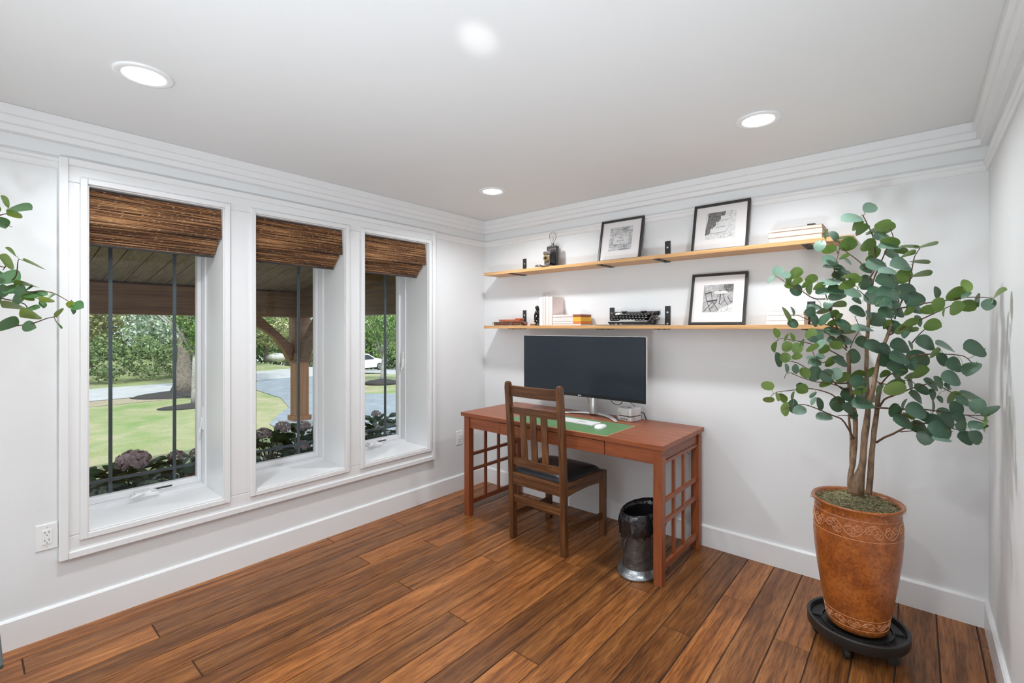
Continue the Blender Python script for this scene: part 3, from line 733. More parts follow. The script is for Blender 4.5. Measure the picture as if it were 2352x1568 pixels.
cable('video_cable', 'white cable rising from the small silver computer to the monitor', [(1.50, -0.09, DZ + 0.05), (1.475, -0.075, 0.90), (1.455, -0.10, 0.97), (1.44, -0.13, 1.05)], 0.0034, M['plastic_w'])
cable('network_cable', 'thin dark cable from the monitor down to the back of the small computer', [(1.46, -0.12, 1.02), (1.50, -0.07, 0.93), (1.56, -0.05, 0.875), (1.60, -0.06, 0.84), (1.615, -0.068, DZ + 0.012)], 0.0022, M['blackplastic'])
cable('computer_power_cord', 'black cord dropping behind the right side of the small computer', [(1.612, -0.10, 0.850), (1.642, -0.09, 0.845), (1.650, -0.085, 0.82), (1.648, -0.06, DZ + 0.004)], 0.004, M['blackplastic'])
cable('thin_grey_cable', 'thin grey cable hanging left of the monitor stand column', [(1.17, -0.12, 0.98), (1.185, -0.09, 0.90), (1.20, -0.08, 0.84), (1.215, -0.08, DZ + 0.003)], 0.0016, M['iron'])
cable('hanging_wire', 'thin wire looping below the desk top near the right legs', [(1.70, -0.06, 0.69), (1.74, -0.05, 0.655), (1.80, -0.05, 0.645), (1.87, -0.05, 0.655), (1.93, -0.06, 0.62), (1.95, -0.06, 0.60)], 0.0015, M['iron'])

# ------------------------------------------------------------------ waste bin with liner
bn = thing('waste_bin', 'pewter grey metal waste bin with flared foot under the right end of the desk', 'waste bin', (1.846, -0.550, 0))
bc = (1.846, -0.550, 0)
M['pewter'] = pbr('aged_pewter', (0.13, 0.12, 0.115), 0.42, 0.75, var=0.35, vs=30, bs=0.35, bscale=50)
M['pewter_b'] = pbr('bright_pewter', (0.30, 0.32, 0.33), 0.32, 0.85, var=0.25, vs=25, bs=0.2, bscale=60)
EX, EY = 0.76, 1.10
b = B(); b.lathe([(0.142, 0.030), (0.136, 0.06), (0.138, 0.2), (0.142, 0.325), (0.146, 0.33), (0.140, 0.33), (0.134, 0.2), (0.130, 0.04), (0.001, 0.035)], 40, bc, EX, EY, capb=False, capt=False); b.build('bin_body', M['pewter'], bn, smooth=True)
b = B(); b.lathe([(0.170, 0.0), (0.175, 0.006), (0.170, 0.016), (0.158, 0.022), (0.146, 0.036), (0.141, 0.046)], 40, bc, EX, EY, capt=False); b.build('flared_foot', M['pewter_b'], bn, smooth=True)
def bin_pt(a, z, r=0.146): return (bc[0] + r * EX * math.cos(a), bc[1] + r * EY * math.sin(a), z)
for a0 in (-2.15,):
    b = B()
    P = [bin_pt(a0 - 0.28, 0.225), bin_pt(a0 - 0.29, 0.215, 0.152), bin_pt(a0 - 0.24, 0.165, 0.152), bin_pt(a0, 0.155, 0.154), bin_pt(a0 + 0.22, 0.165, 0.152), bin_pt(a0 + 0.26, 0.20, 0.152), bin_pt(a0 + 0.34, 0.222, 0.146)]
    for q in range(2):
        tw = [Vector(P[0]).lerp(Vector(P[0]), 0)]
        full = []
        for i in range(len(P) - 1):
            for s in range(8):
                v = Vector(P[i]).lerp(Vector(P[i + 1]), s / 8); ph = (i * 8 + s) * 1.1 + q * PI
                full.append(v + Vector((math.cos(ph), math.sin(ph), math.sin(ph))) * 0.0022)
        b.tube(full, 0.0028, 6)
    b.build('rope_handle', M['pewter'], bn, smooth=True)
M['liner'] = pbr('bin_liner_film', (0.012, 0.012, 0.014), 0.16, var=0.2, bs=0.5, bscale=26, spec=0.6)
b = B(); vs = []; fs = []; n = 72
def fold(a, k): return noise.noise((math.cos(a) * k, math.sin(a) * k, k * 0.37))
prof = [(0.120, 0.06, 0.0), (0.128, 0.2, 0.004), (0.134, 0.33, 0.004), (0.140, 0.372, 0.004), (0.150, 0.366, 0.004), (0.156, 0.34, 0.008), (0.158, 0.30, 0.012), (0.160, 0.262, 0.020), (0.155, 0.235, 0.020)]
for i, (r, z, am) in enumerate(prof):
    for j in range(n):
        a = 2 * PI * j / n; rr_ = r + am * fold(a, 6 + i * 0.8) * 1.4 + am * 0.7 * fold(a, 17)
        zz = z + (0.014 * math.sin(a + 0.9) if z > 0.32 else 0) + (0.045 * fold(a, 3.1) + 0.02 * fold(a, 9) if i >= 7 else 0)
        vs.append((bc[0] + rr_ * EX * math.cos(a), bc[1] + rr_ * EY * math.sin(a), zz))
for i in range(len(prof) - 1):
    for j in range(n): fs.append((i * n + j, i * n + (j + 1) % n, (i + 1) * n + (j + 1) % n, (i + 1) * n + j))
fs.append(tuple(range(n - 1, -1, -1)))
b.add(vs, fs); o = b.build('bin_liner', M['liner'], smooth=True); tag(o, 'shiny black plastic bag lining the metal waste bin', 'trash bag')
# ------------------------------------------------------------------ shelves
SX0, SX1, SD = 0.182, 2.855, 0.205
BRX = [0.487, 1.345, 1.780, 2.638]
def shelf(z0, z1, label, ztop):
    t = thing('wall_shelf', label, 'shelf', ((SX0 + SX1) / 2, -SD / 2, z0), 0)
    b = B(); b.box(SX0, SX1, -SD, -0.0005, z0, z1); b.build('board', M['maple'], t, bevel=0.0015)
    for x in BRX:
        b = B(); b.box(x - 0.020, x + 0.020, -0.0055, -0.0003, z0 - 0.005, ztop)
        b.box(x - 0.020, x + 0.020, -0.203, -0.0055, z0 - 0.005, z0 - 0.0002)
        br = b.build('bracket', M['iron'], t, bevel=0.002)
        for zc in (ztop - 0.045, z1 + 0.012):
            b = B(); b.cyl((x, -0.0055, zc), (x, -0.008, zc), 0.0065, 14); b.build('screw', M['steel'], br)
        for yc in (-0.06, -0.16): b = B(); b.cyl((x, yc, z0 - 0.005), (x, yc, z0 - 0.0085), 0.005, 12); b.build('screw', M['iron'], br)
shelf(1.911, 1.935, 'upper pale wood wall shelf on black iron brackets', 2.056)
shelf(1.442, 1.466, 'lower pale wood wall shelf on black iron brackets above the monitor', 1.602)
ZU, ZL = 1.935, 1.466

# ------------------------------------------------------------------ framed photographs
def art_mat(name, kind):
    m, n, p = nt(name)
    v = objcoord(n)
    if kind == 'wall':       # rough stone courses
        f = noise_n(n, objcoord(n, (16, 1, 60)), 1, 4, 0.7, 1.2)
        c = ramp(n, f, [(0.33, (0.13, 0.13, 0.14)), (0.45, (0.38, 0.38, 0.39)), (0.58, (0.62, 0.62, 0.62)), (0.7, (0.78, 0.78, 0.78))])
    elif kind == 'steps':
        f = noise_n(n, objcoord(n, (70, 1, 70)), 1, 5, 0.75, 1.0)
        c = ramp(n, f, [(0.36, (0.32, 0.31, 0.30)), (0.46, (0.66, 0.65, 0.64)), (0.6, (0.78, 0.77, 0.76))])
    elif kind == 'bush':
        f = noise_n(n, objcoord(n, (120, 1, 120)), 1, 4, 0.7, 2.0)
        c = ramp(n, f, [(0.40, (0.04, 0.038, 0.035)), (0.55, (0.20, 0.19, 0.18)), (0.68, (0.62, 0.61, 0.6))])
    else:
        f = noise_n(n, objcoord(n, (26, 1, 26)), 1, 5, 0.7, 1.0)
        c = ramp(n, f, [(0.35, (0.28, 0.27, 0.27)), (0.5, (0.43, 0.42, 0.41)), (0.65, (0.58, 0.57, 0.56))])
    link(n, c, p.inputs['Base Color']); p.inputs['Roughness'].default_value = 0.35
    p.inputs['Coat Weight'].default_value = 1.0; p.inputs['Coat Roughness'].default_value = 0.02
    return m
M['frame'] = pbr('black_frame', (0.035, 0.031, 0.029), 0.38, var=0.15)
M['mount'] = pbr('white_mount', (0.80, 0.76, 0.75), 0.6, var=0.01, coat=0.8)
M['art_wall'] = art_mat('photo_stone_wall', 'wall'); M['art_steps'] = art_mat('photo_stone_steps', 'steps')
M['art_bush'] = art_mat('photo_foliage', 'bush'); M['art_yard'] = art_mat('photo_yard', 'yard')
M['ink'] = pbr('photo_dark', (0.075, 0.07, 0.068), 0.4, coat=1.0); M['inkmid'] = pbr('photo_mid', (0.20, 0.19, 0.185), 0.4, coat=1.0)
M['pale'] = pbr('photo_pale', (0.72, 0.71, 0.70), 0.4, coat=1.0)
def frame(xc, z, label, art, fw=0.345, fh=0.345, ybase=-0.100, d=0.020, rotz=0.0):
    t = thing('picture_frame', label, 'framed picture', (xc, ybase, z), rotz, 'black framed black and white photographs')
    tilt = math.asin(min(0.5, (-ybase - d - 0.004) / fh))
    T = WM[t.name] @ Matrix.Rotation(-tilt, 4, 'X')    # leans back: +y with height
    def bb(): b = B(); b.T = T; return b
    w, h = fw / 2, fh; bd = 0.0165
    b = bb()
    b.box(-w, -w + bd, -d / 2, d / 2, 0, h); b.box(w - bd, w, -d / 2, d / 2, 0, h); b.box(-w + bd, w - bd, -d / 2, d / 2, 0, bd); b.box(-w + bd, w - bd, -d / 2, d / 2, h - bd, h)
    b.build('frame', M['frame'], t, bevel=0.0015)
    b = bb(); b.box(-w + bd, w - bd, -0.001, 0.004, bd, h - bd); b.build('mount_board', M['mount'], t)
    art(t, T, bb, h)
    return t
PS = 0.0915; PZ = 0.165 + 0.012   # half-size of print, centre height
def plane_pts(T, pts, y): return [(x, y, z) for x, z in pts]
def poly(b, pts, y): b.add([(x, y, z) for x, z in pts], [tuple(range(len(pts)))])
def strip(b, a, c, w, y):
    a = Vector((a[0], 0, a[1])); c = Vector((c[0], 0, c[1])); d = (c - a).normalized(); n_ = Vector((-d.z, 0, d.x)) * w / 2
    b.add([(q.x, y, q.z) for q in (a - n_, c - n_, c + n_, a + n_)], [(0, 1, 2, 3)])
def art1(t, T, bb, h):
    b = bb(); b.box(-PS, PS, -0.0016, -0.001, PZ - PS, PZ + PS); pr = b.build('print', M['art_wall'], t)
    b = bb(); b.box(-0.058, 0.062, -0.0024, -0.0015, PZ - 0.040, PZ + 0.030); b.build('plaque', M['pale'], pr)
    b = bb()
    for q in ((-0.048, 0.052, PZ + 0.018, PZ + 0.0195), (-0.048, 0.052, PZ - 0.0325, PZ - 0.031), (-0.048, -0.0465, PZ - 0.0325, PZ + 0.0195), (0.0505, 0.052, PZ - 0.0325, PZ + 0.0195)): b.box(q[0], q[1], -0.0028, -0.0022, q[2], q[3])
    for x in (-0.045, 0.045): b.box(x - 0.002, x + 0.002, -0.0028, -0.0022, PZ + 0.022, PZ + 0.029)
    b.build('plaque_border', M['inkmid'], pr)
    text_mesh('plaque_lettering', 'VIA', 0.021, M['inkmid'], pr, T @ Matrix.Translation((0.002, -0.0027, PZ + 0.004)) @ Matrix.Rotation(PI / 2, 4, 'X'))
    text_mesh('plaque_lettering', 'ROMA', 0.021, M['inkmid'], pr, T @ Matrix.Translation((0.002, -0.0027, PZ - 0.019)) @ Matrix.Rotation(PI / 2, 4, 'X'))
def art2(t, T, bb, h):
    b = bb(); b.box(-PS, PS, -0.0016, -0.001, PZ - PS, PZ + PS); pr = b.build('print', M['art_steps'], t)
    b = bb(); poly(b, [(-PS + .012, PZ + PS), (0.03, PZ + PS), (0.02, PZ + 0.052), (-0.005, PZ + 0.035), (-0.02, PZ + 0.005), (-0.045, PZ - 0.015), (-0.04, PZ - 0.04), (-PS, PZ - 0.065), (-PS, PZ - 0.02), (-PS + .01, PZ + .03)], -0.0021); b.build('foliage_area', M['art_bush'], pr, fix=False)
    b = bb()
    for (x0, x1, z0, z1) in ((0.0, 0.045, 0.030, 0.062), (-0.028, 0.05, -0.012, 0.022), (-0.06, 0.045, -0.052, -0.020), (-0.062, -0.044, -0.064, -0.050)):
        b.box(x0, x1, -0.0026, -0.0018, PZ + z0, PZ + z1)
    b.build('stone_steps', M['pale'], pr)
    b = bb()
    for a, c in (((0.0, 0.028), (0.048, 0.034)), ((-0.028, -0.014), (0.03, -0.012)), ((-0.06, -0.054), (0.03, -0.050)), ((0.05, 0.055), (0.065, 0.09)), ((-0.018, 0.018), (-0.016, -0.004)), ((0.03, -0.05), (0.045, -0.035))):
        strip(b, (a[0], PZ + a[1]), (c[0], PZ + c[1]), 0.0022, -0.0030)
    b.build('shadow_lines', M['inkmid'], pr, fix=False)
def art3(t, T, bb, h):
    b = bb(); b.box(-PS, PS, -0.0016, -0.001, PZ - PS, PZ + PS); pr = b.build('print', M['art_yard'], t)
    b = bb(); poly(b, [(0.035, PZ + PS), (PS, PZ + PS), (PS, PZ + 0.045), (0.06, PZ + 0.04), (0.03, PZ + 0.06)], -0.0021); b.build('foliage_area', M['art_bush'], pr, fix=False)
    b = bb()
    el = [(0.016 + 0.042 * math.cos(a), PZ + 0.038 + 0.0105 * math.sin(a)) for a in [2 * PI * i / 24 for i in range(24)]]; poly(b, el, -0.0026)
    b.build('table_top_area', M['pale'], pr, fix=False)
    b = bb(); poly(b, [(0.01, PZ - 0.075), (0.06, PZ - 0.05), (PS, PZ - 0.035), (PS, PZ - PS), (0.0, PZ - PS)], -0.0020)
    b.build('sunlit_gravel_area', M['art_steps'], pr, fix=False)
    b = bb()
    L = [((-0.08, 0.035), (-0.066, -0.022), .003), ((-0.066, -0.022), (-0.038, -0.090), .0035), ((-0.042, 0.040), (-0.034, -0.012), .003), ((-0.08, 0.032), (-0.042, 0.042), .007),
         ((-0.066, -0.020), (-0.002, -0.012), .009), ((-0.03, -0.022), (-0.082, -0.088), .0032), ((-0.028, -0.024), (0.006, -0.078), .0032), ((-0.004, -0.018), (-0.04, -0.07), .0028),
         ((0.016, 0.028), (0.012, -0.040), .005), ((0.030, 0.028), (0.042, -0.012), .0028), ((0.042, -0.012), (0.066, -0.050), .0025), ((0.042, -0.016), (0.018, -0.046), .0025),
         ((0.060, 0.008), (0.078, -0.026), .003), ((0.078, -0.026), (0.09, -0.024), .005), ((0.004, 0.050), (0.018, 0.050), .004)]
    for a, c, w in L: strip(b, (a[0], PZ + a[1]), (c[0], PZ + c[1]), w, -0.0031)
    b.build('cafe_chair_lines', M['ink'], pr, fix=False)
frame(1.447, ZU, 'black framed photograph of a stone wall plaque reading VIA ROMA on the upper shelf', art1, fh=0.330)
frame(2.150, ZU, 'black framed photograph of stone steps and plants on the upper shelf', art2, fh=0.330)
frame(2.135, ZL, 'black framed photograph of a cafe chair and round table on the lower shelf', art3, ybase=-0.105)

# ------------------------------------------------------------------ books
def cloth(name, c): return pbr(name, c, 0.7, var=0.03, bs=0.1, bscale=400)
M['bk_pink'] = cloth('pale_pink_paper', (0.82, 0.68, 0.64)); M['bk_white'] = cloth('off_white_paper', (0.82, 0.77, 0.74)); M['bk_blush'] = cloth('blush_paper', (0.80, 0.63, 0.58))
M['bk_cream'] = cloth('cream_paper', (0.76, 0.63, 0.48)); M['bk_tan'] = cloth('tan_cloth', (0.50, 0.33, 0.27)); M['bk_dark'] = cloth('dark_cloth', (0.10, 0.06, 0.05)); M['bk_yellow'] = cloth('mustard_band', (0.80, 0.44, 0.05)); M['bk_orange'] = cloth('orange_band', (0.80, 0.22, 0.06))
M['bk_red'] = cloth('brown_red_cover', (0.30, 0.09, 0.05))
M['pages'] = pbr('page_block', (0.74, 0.63, 0.50), 0.8, var=0.04, vs=200)
def book(loc, th, hgt, dep, label, group, cover, spine=True, flat=False, rotz=0.0, lean=0.0, pages=None, band=None):
    # upright: x thickness, y depth (spine towards -y), z height; flat: x height, y depth, z thickness
    t = thing('book', label, 'book', loc, rotz, group)
    T = WM[t.name] @ Matrix.Rotation(lean, 4, 'Y')
    if flat: T = T @ Matrix.Translation((0, 0, 0)) @ Matrix.Rotation(PI / 2, 4, 'Y') @ Matrix.Translation((-th, 0, 0))
    def bb(): b = B(); b.T = T; return b
    c = 0.0022
    b = bb(); b.box(0, c, 0, dep, 0, hgt); b.box(th - c, th, 0, dep, 0, hgt); b.box(0, th, *((-0.001, c) if spine else (dep - c, dep + 0.001)), 0, hgt); b.build('cover', cover, t, bevel=0.0008)
    b = bb(); b.box(c, th - c, *((c, dep - 0.003) if spine else (0.0015, dep - c)), 0.003, hgt - 0.003); b.build('pages', pages or M['pages'], t)
    if band:
        for (h0, h1, mt) in band:
            b = bb(); b.box(-0.0006, th + 0.0006, -0.0018, dep * 0.985, h0, h1); b.build('paper_band', mt, t)
    return t
G1 = 'pale books standing in a row on the lower shelf'
for (x, th, h, mat, lb) in ((0.778, 0.034, 0.226, M['bk_white'], 'leftmost off-white standing book, touching the dark figurine'),
                           (0.8145, 0.026, 0.231, M['bk_blush'], 'second pale pink standing book from the dark figurine'),
                           (0.8425, 0.030, 0.231, M['bk_pink'], 'third pale pink standing book from the dark figurine'),
                           (0.8745, 0.032, 0.230, M['bk_pink'], 'rightmost pale pink standing book, showing its whole blank side')):
    book((x, -0.170, ZL + 0.0003), th, h, 0.160, lb, G1, mat)
G2 = 'pale books lying flat beside the standing books'
zz = ZL + 0.0003
for (th, mat, lb, band) in ((0.011, M['bk_pink'], 'thin pale book at the bottom of the short stack with the mustard band', None),
                            (0.014, M['bk_white'], 'pale book with an orange end, second from bottom in the short stack', [(0.192, 0.262, M['bk_orange'])]),
                            (0.034, M['bk_pink'], 'thick pale pink book with a mustard yellow end in the short stack', [(0.192, 0.262, M['bk_yellow'])]),
                            (0.017, M['bk_pink'], 'pale pink book with a brown end on top of the short stack', [(0.190, 0.262, M['bk_red'])])):
    book((0.912, -0.172, zz), th, 0.262, 0.150, lb, G2, mat, flat=True, band=band); zz += th + 0.0025
G3 = 'cream books stacked on the right end of the upper shelf'
zz = ZU + 0.0003
for (x, th, w, mat, lb) in ((2.452, 0.030, 0.262, M['bk_cream'], 'cream book at the bottom of the stack on the upper shelf, right end'),
                            (2.448, 0.030, 0.268, M['bk_cream'], 'cream book in the middle of the stack on the upper shelf, right end'),
                            (2.464, 0.018, 0.250, M['bk_cream'], 'thin cream book on top of the stack on the upper shelf, right end')):
    book((x, -0.175, zz), th, w, 0.160, lb, G3, M['bk_tan'], flat=True, spine=False); zz += th + 0.0012
G4 = 'white books stacked behind the leaves on the lower shelf'
zz = ZL + 0.0003
for (x, th, w, lb) in ((2.438, 0.022, 0.190, 'white book at the bottom of the stack behind the leaves on the lower shelf'),
                       (2.440, 0.030, 0.188, 'thick white book in the middle of the stack behind the leaves'),
                       (2.445, 0.018, 0.180, 'thin white book on top of the stack behind the leaves on the lower shelf')):
    book((x, -0.170, zz), th, w, 0.150, lb, G4, M['bk_white'], flat=True); zz += th + 0.0012

# ------------------------------------------------------------------ folding camera lamp
cl = thing('camera_lamp', 'antique black folding camera made into a lamp with a clear bulb, upper shelf', 'camera', (0.850, -0.085, ZU), 0.06)
M['camleather'] = pbr('camera_leatherette', (0.028, 0.027, 0.026), 0.42, var=0.3, bs=0.3, bscale=320)
M['nickel'] = pbr('worn_nickel', (0.30, 0.26, 0.235), 0.3, 0.9, var=0.25, vs=60)
M['brass'] = pbr('brass', (0.55, 0.42, 0.20), 0.3, 0.9, var=0.2, vs=60)
def lb(o): b = B(); b.T = WM[o.name]; return b
b = lb(cl); rrect(b, -0.050, 0.050, -0.020, 0.020, 0.003, 0.178, 0.010)
bodyv = b.v; b.build('camera_body', M['camleather'], cl, bevel=0.008, seg=3)
b = lb(cl); b.box(-0.045, 0.045, -0.0215, -0.0195, 0.150, 0.157); b.box(-0.043, 0.043, -0.0215, -0.0195, 0.008, 0.012); b.box(-0.045, -0.0415, -0.0215, -0.0195, 0.01, 0.155); b.box(0.0415, 0.045, -0.0215, -0.0195, 0.01, 0.155)
b.cyl((0.0505, 0, 0.02), (0.0505, 0, 0.15), 0.0022, 8); b.build('nickel_edging', M['nickel'], cl)
b = lb(cl); b.lathe([(0.014, 0.176), (0.014, 0.190), (0.011, 0.196), (0.011, 0.204)], 20); b.cyl((-0.03, 0, 0.176), (-0.03, 0, 0.186), 0.007, 12); b.cyl((0.03, 0, 0.176), (0.03, 0, 0.188), 0.008, 12); b.build('lamp_socket', M['nickel'], cl, smooth=False)
b = lb(cl); b.lathe([(0.010, 0.202), (0.013, 0.214), (0.022, 0.232), (0.029, 0.252), (0.029, 0.266), (0.022, 0.284), (0.010, 0.294), (0.001, 0.296)], 24, capt=False, capb=False); b.build('bulb', M['bulbglass'], cl, smooth=True)
b = lb(cl); b.tube([(-0.004, 0, 0.204), (-0.006, 0, 0.235), (-0.009, 0, 0.250), (0.0, 0, 0.262), (0.009, 0, 0.250), (0.006, 0, 0.235), (0.004, 0, 0.204)], 0.0009, 5); b.build('filament', M['nickel'], cl)
b = lb(cl); b.box(-0.036, 0.036, -0.125, -0.020, 0.003, 0.010); b.box(-0.040, -0.036, -0.125, -0.020, 0.003, 0.014); b.box(0.036, 0.040, -0.125, -0.020, 0.003, 0.014); b.build('drop_bed', M['nickel'], cl)
b = lb(cl)      # bellows
vs = []; fs = []; k = 14
for i in range(k + 1):
    s = i / k; y = -0.022 - 0.062 * s; w = 0.036 - 0.013 * s + (0.0026 if i % 2 else -0.0010); h = 0.052 - 0.022 * s + (0.0026 if i % 2 else -0.0010); zc = 0.082 - 0.010 * s
    vs += [(-w, y, zc - h), (w, y, zc - h), (w, y, zc + h), (-w, y, zc + h)]
for i in range(k):
    a = i * 4
    for q in range(4): fs.append((a + q, a + (q + 1) % 4, a + 4 + (q + 1) % 4, a + 4 + q))
fs += [(3, 2, 1, 0), tuple(k * 4 + q for q in range(4))]
b.add(vs, fs); b.build('bellows', M['camleather'], cl)
b = lb(cl); b.box(-0.026, 0.026, -0.090, -0.084, 0.020, 0.128); b.box(-0.010, 0.010, -0.094, -0.084, 0.008, 0.03); ls = b.build('lens_board', M['nickel'], cl, bevel=0.003)
b = lb(cl)
for r0, r1, y0, y1 in ((0.026, 0.026, -0.090, -0.104), (0.021, 0.018, -0.104, -0.110)): b.cyl((0, y0, 0.070), (0, y1, 0.070), r0, 24, r1)
b.build('lens_barrel', M['brass'], ls)
b = lb(cl); b.cyl((0, -0.110, 0.070), (0, -0.1115, 0.070), 0.013, 20); b.build('lens_glass', M['bezel'], ls)
b = lb(cl); b.cyl((0, -0.090, 0.112), (0, -0.098, 0.112), 0.014, 18); b.box(-0.030, -0.016, -0.096, -0.086, 0.098, 0.124); b.box(0.014, 0.034, -0.098, -0.086, 0.100, 0.130); b.build('shutter_dial', M['nickel'], ls, bevel=0.002)
b = lb(cl)
for i in range(9):
    b.cbox((-0.024 - i * 0.0, -0.118 + 0.0, 0.012), (0.001, 0.001, 0.001))
b.tube([(-0.034, -0.115, 0.012), (-0.055, -0.120, 0.010), (-0.080, -0.118, 0.012), (-0.098, -0.110, 0.008)], [0.005, 0.007, 0.006, 0.004], 8); b.tube([(-0.04, -0.122, 0.018), (-0.07, -0.125, 0.018), (-0.09, -0.118, 0.014)], 0.003, 6)
b.build('focus_track', M['nickel'], cl, smooth=True)

# ------------------------------------------------------------------ small lacquered pieces on the far left of the lower shelf
M['redlac'] = pbr('red_lacquer', (0.50, 0.085, 0.03), 0.25, var=0.3, vs=40, coat=0.5)
M['brownlac'] = pbr('carved_brown_case', (0.17, 0.06, 0.03), 0.35, 0.15, var=0.5, vs=60, bs=0.5, bscale=90, coat=0.4)
t = thing('carved_case', 'long low brown carved case at the far left end of the lower shelf', 'ornament', (0.405, -0.105, ZL))
b = B(); z0 = ZL + 0.003; b.box(0.255, 0.570, -0.150, -0.065, z0 + 0.002, z0 + 0.027); b.build('case_body', M['brownlac'], t, bevel=0.006)
b = B()
for x in (0.256, 0.352, 0.445, 0.456, 0.560): b.box(x, x + 0.006, -0.153, -0.062, z0, z0 + 0.030)
b.box(0.245, 0.585, -0.154, -0.148, z0 + 0.026, z0 + 0.030); b.build('metal_bands', M['nickel'], t, bevel=0.001)
b = B(); b.tube([(0.256, -0.14, z0 + 0.026), (0.240, -0.145, z0 + 0.018), (0.232, -0.148, z0 + 0.008)], 0.002, 6); b.tube([(0.56, -0.13, z0 + 0.028), (0.590, -0.13, z0 + 0.020), (0.604, -0.125, z0 + 0.006), (0.596, -0.12, z0 + 0.004)], [0.006, 0.008, 0.009, 0.006], 8); b.build('end_scrolls', M['brownlac'], t, smooth=True)
t = thing('red_lacquer_box', 'glossy orange-red slim box lying on the brown carved case', 'ornament', (0.42, -0.105, ZL + 0.033))
z1 = ZL + 0.0335
b = B(); b.box(0.305, 0.545, -0.140, -0.075, z1, z1 + 0.007); b.box(0.298, 0.540, -0.136, -0.080, z1 + 0.008, z1 + 0.021); b.build('box_body', M['redlac'], t, bevel=0.003)
b = B(); b.box(0.490, 0.545, -0.138, -0.078, z1 + 0.018, z1 + 0.030); b.build('end_cap', M['redlac'], t, bevel=0.004)
b = B(); b.beam((0.31, -0.139, z1 + 0.0075), (0.53, -0.139, z1 + 0.0075), 0.004, 0.003); b.build('gilt_line', M['brass'], t)
M['ruler'] = wood('brown_wood_block', (0.20, 0.09, 0.035), (0.34, 0.17, 0.07), (0.42, 0.23, 0.10), 'x')
b = B(); b.box(0.585, 0.770, -0.048, -0.022, ZL, ZL + 0.016); o = b.build('wood_block', M['ruler'], bevel=0.002); tag(o, 'flat brown strip of wood lying behind the dark figurine', 'wood block')
# figurine: crouched seated figure on a plinth
M['bronze'] = pbr('dark_bronze', (0.035, 0.032, 0.028), 0.25, 0.6, var=0.4, vs=60, bs=0.4, bscale=80)
fg = thing('seated_figurine', 'small dark bronze figurine of a crouched seated figure beside the pale books', 'figurine', (0.735, -0.120, ZL))
b = B(); c = (0.735, -0.120); z = ZL
b.lathe([(0.036, 0), (0.037, 0.006), (0.033, 0.012), (0.030, 0.022), (0.032, 0.028), (0.024, 0.036)], 24, (c[0], c[1], z)); b.build('plinth', M['bronze'], fg, smooth=True)
bm_v = [((0, .006, .058), .026), ((0, .004, .085), .024), ((0, -.004, .112), .026), ((0, -.010, .128), .018), ((-.002, -.020, .140), .012)]
b = B(); P = lambda x, y, zz_: (c[0] + x, c[1] + y, z + zz_)
b.tube([P(0, .008, .034), P(0, .010, .052), P(0, .008, .078), P(0, 0, .104), P(-.001, -.010, .124), P(-.002, -.018, .134)], [.020, .027, .024, .027, .021, .010], 14)
b.tube([P(0, -.014, .126), P(-.002, -.020, .140), P(-.003, -.024, .152)], [.010, .016, .010], 12); b.sph(P(-.003, -.022, .147), (.0155, .017, .018), 14, 10)
for s in (-1, 1):
    b.tube([P(s * .010, .006, .052), P(s * .018, -.012, .060), P(s * .020, -.030, .066)], [.014, .013, .011], 10)
    b.tube([P(s * .020, -.030, .066), P(s * .018, -.026, .048), P(s * .018, -.024, .034)], [.011, .009, .007], 10); b.tube([P(s * .018, -.020, .034), P(s * .020, -.038, .033)], [.008, .006], 8)
    b.tube([P(s * .024, -.002, .116), P(s * .030, -.012, .094), P(s * .022, -.028, .076)], [.011, .009, .008], 10)
    b.tube([P(s * .022, -.028, .076), P(s * .010, -.034, .098), P(s * .002, -.032, .122)], [.008, .007, .006], 10)
b.build('figure', M['bronze'], fg, smooth=True)

# ------------------------------------------------------------------ typewriter on its tray
M['japan'] = pbr('black_japanned_metal', (0.014, 0.014, 0.015), 0.22, 0.1, var=0.2, coat=0.6)
M['keytop'] = pbr('key_tops', (0.03, 0.03, 0.03), 0.3)
M['keyrim'] = pbr('key_rims', (0.78, 0.77, 0.75), 0.25, 0.8)
b = B(); b.box(1.318, 1.792, -0.192, -0.022, ZL + 0.0005, ZL + 0.0055); o = b.build('tray', M['pewter'], bevel=0.002); tag(o, 'thin dark flat tray under the typewriter', 'tray')
TZ = ZL + 0.006
tw = thing('typewriter', 'antique black portable typewriter with round silver-rimmed keys on the lower shelf', 'typewriter', (1.560, -0.105, TZ), 0.0)
def tb(): b = B(); b.T = WM[tw.name]; return b
b = tb(); 
b.box(-0.150, 0.150, -0.070, 0.072, 0.006, 0.014)
b.box(-0.150, 0.150, -0.072, -0.066, 0.006, 0.026)
b.build('base_frame', M['japan'], tw, bevel=0.003)
b = tb(); b.tube([(-0.150, -0.073, 0.022), (0.150, -0.073, 0.022)], 0.0035, 8); b.box(-0.055, 0.055, -0.075, -0.067, 0.026, 0.032); b.build('space_bar', M['keyrim'], tw, smooth=False)
for sx_ in (-1, 1):
    pts = [(-0.076, 0.008), (-0.076, 0.022), (-0.045, 0.030), (-0.015, 0.050), (0.008, 0.078), (0.030, 0.090), (0.074, 0.090), (0.074, 0.008)]
    b = tb(); b.prism(pts, 'x', sx_ * 0.146 - 0.004, sx_ * 0.146 + 0.004); b.build('side_panel', M['japan'], tw, bevel=0.0015)
b = tb(); b.tube([(0.1515, y, z) for y, z in ((-0.076, 0.022), (-0.045, 0.030), (-0.015, 0.050), (0.008, 0.078), (0.030, 0.090))], 0.0022, 6); b.build('side_beading', M['nickel'], tw)
kb_ = tb(); kr_ = tb(); st_ = tb()
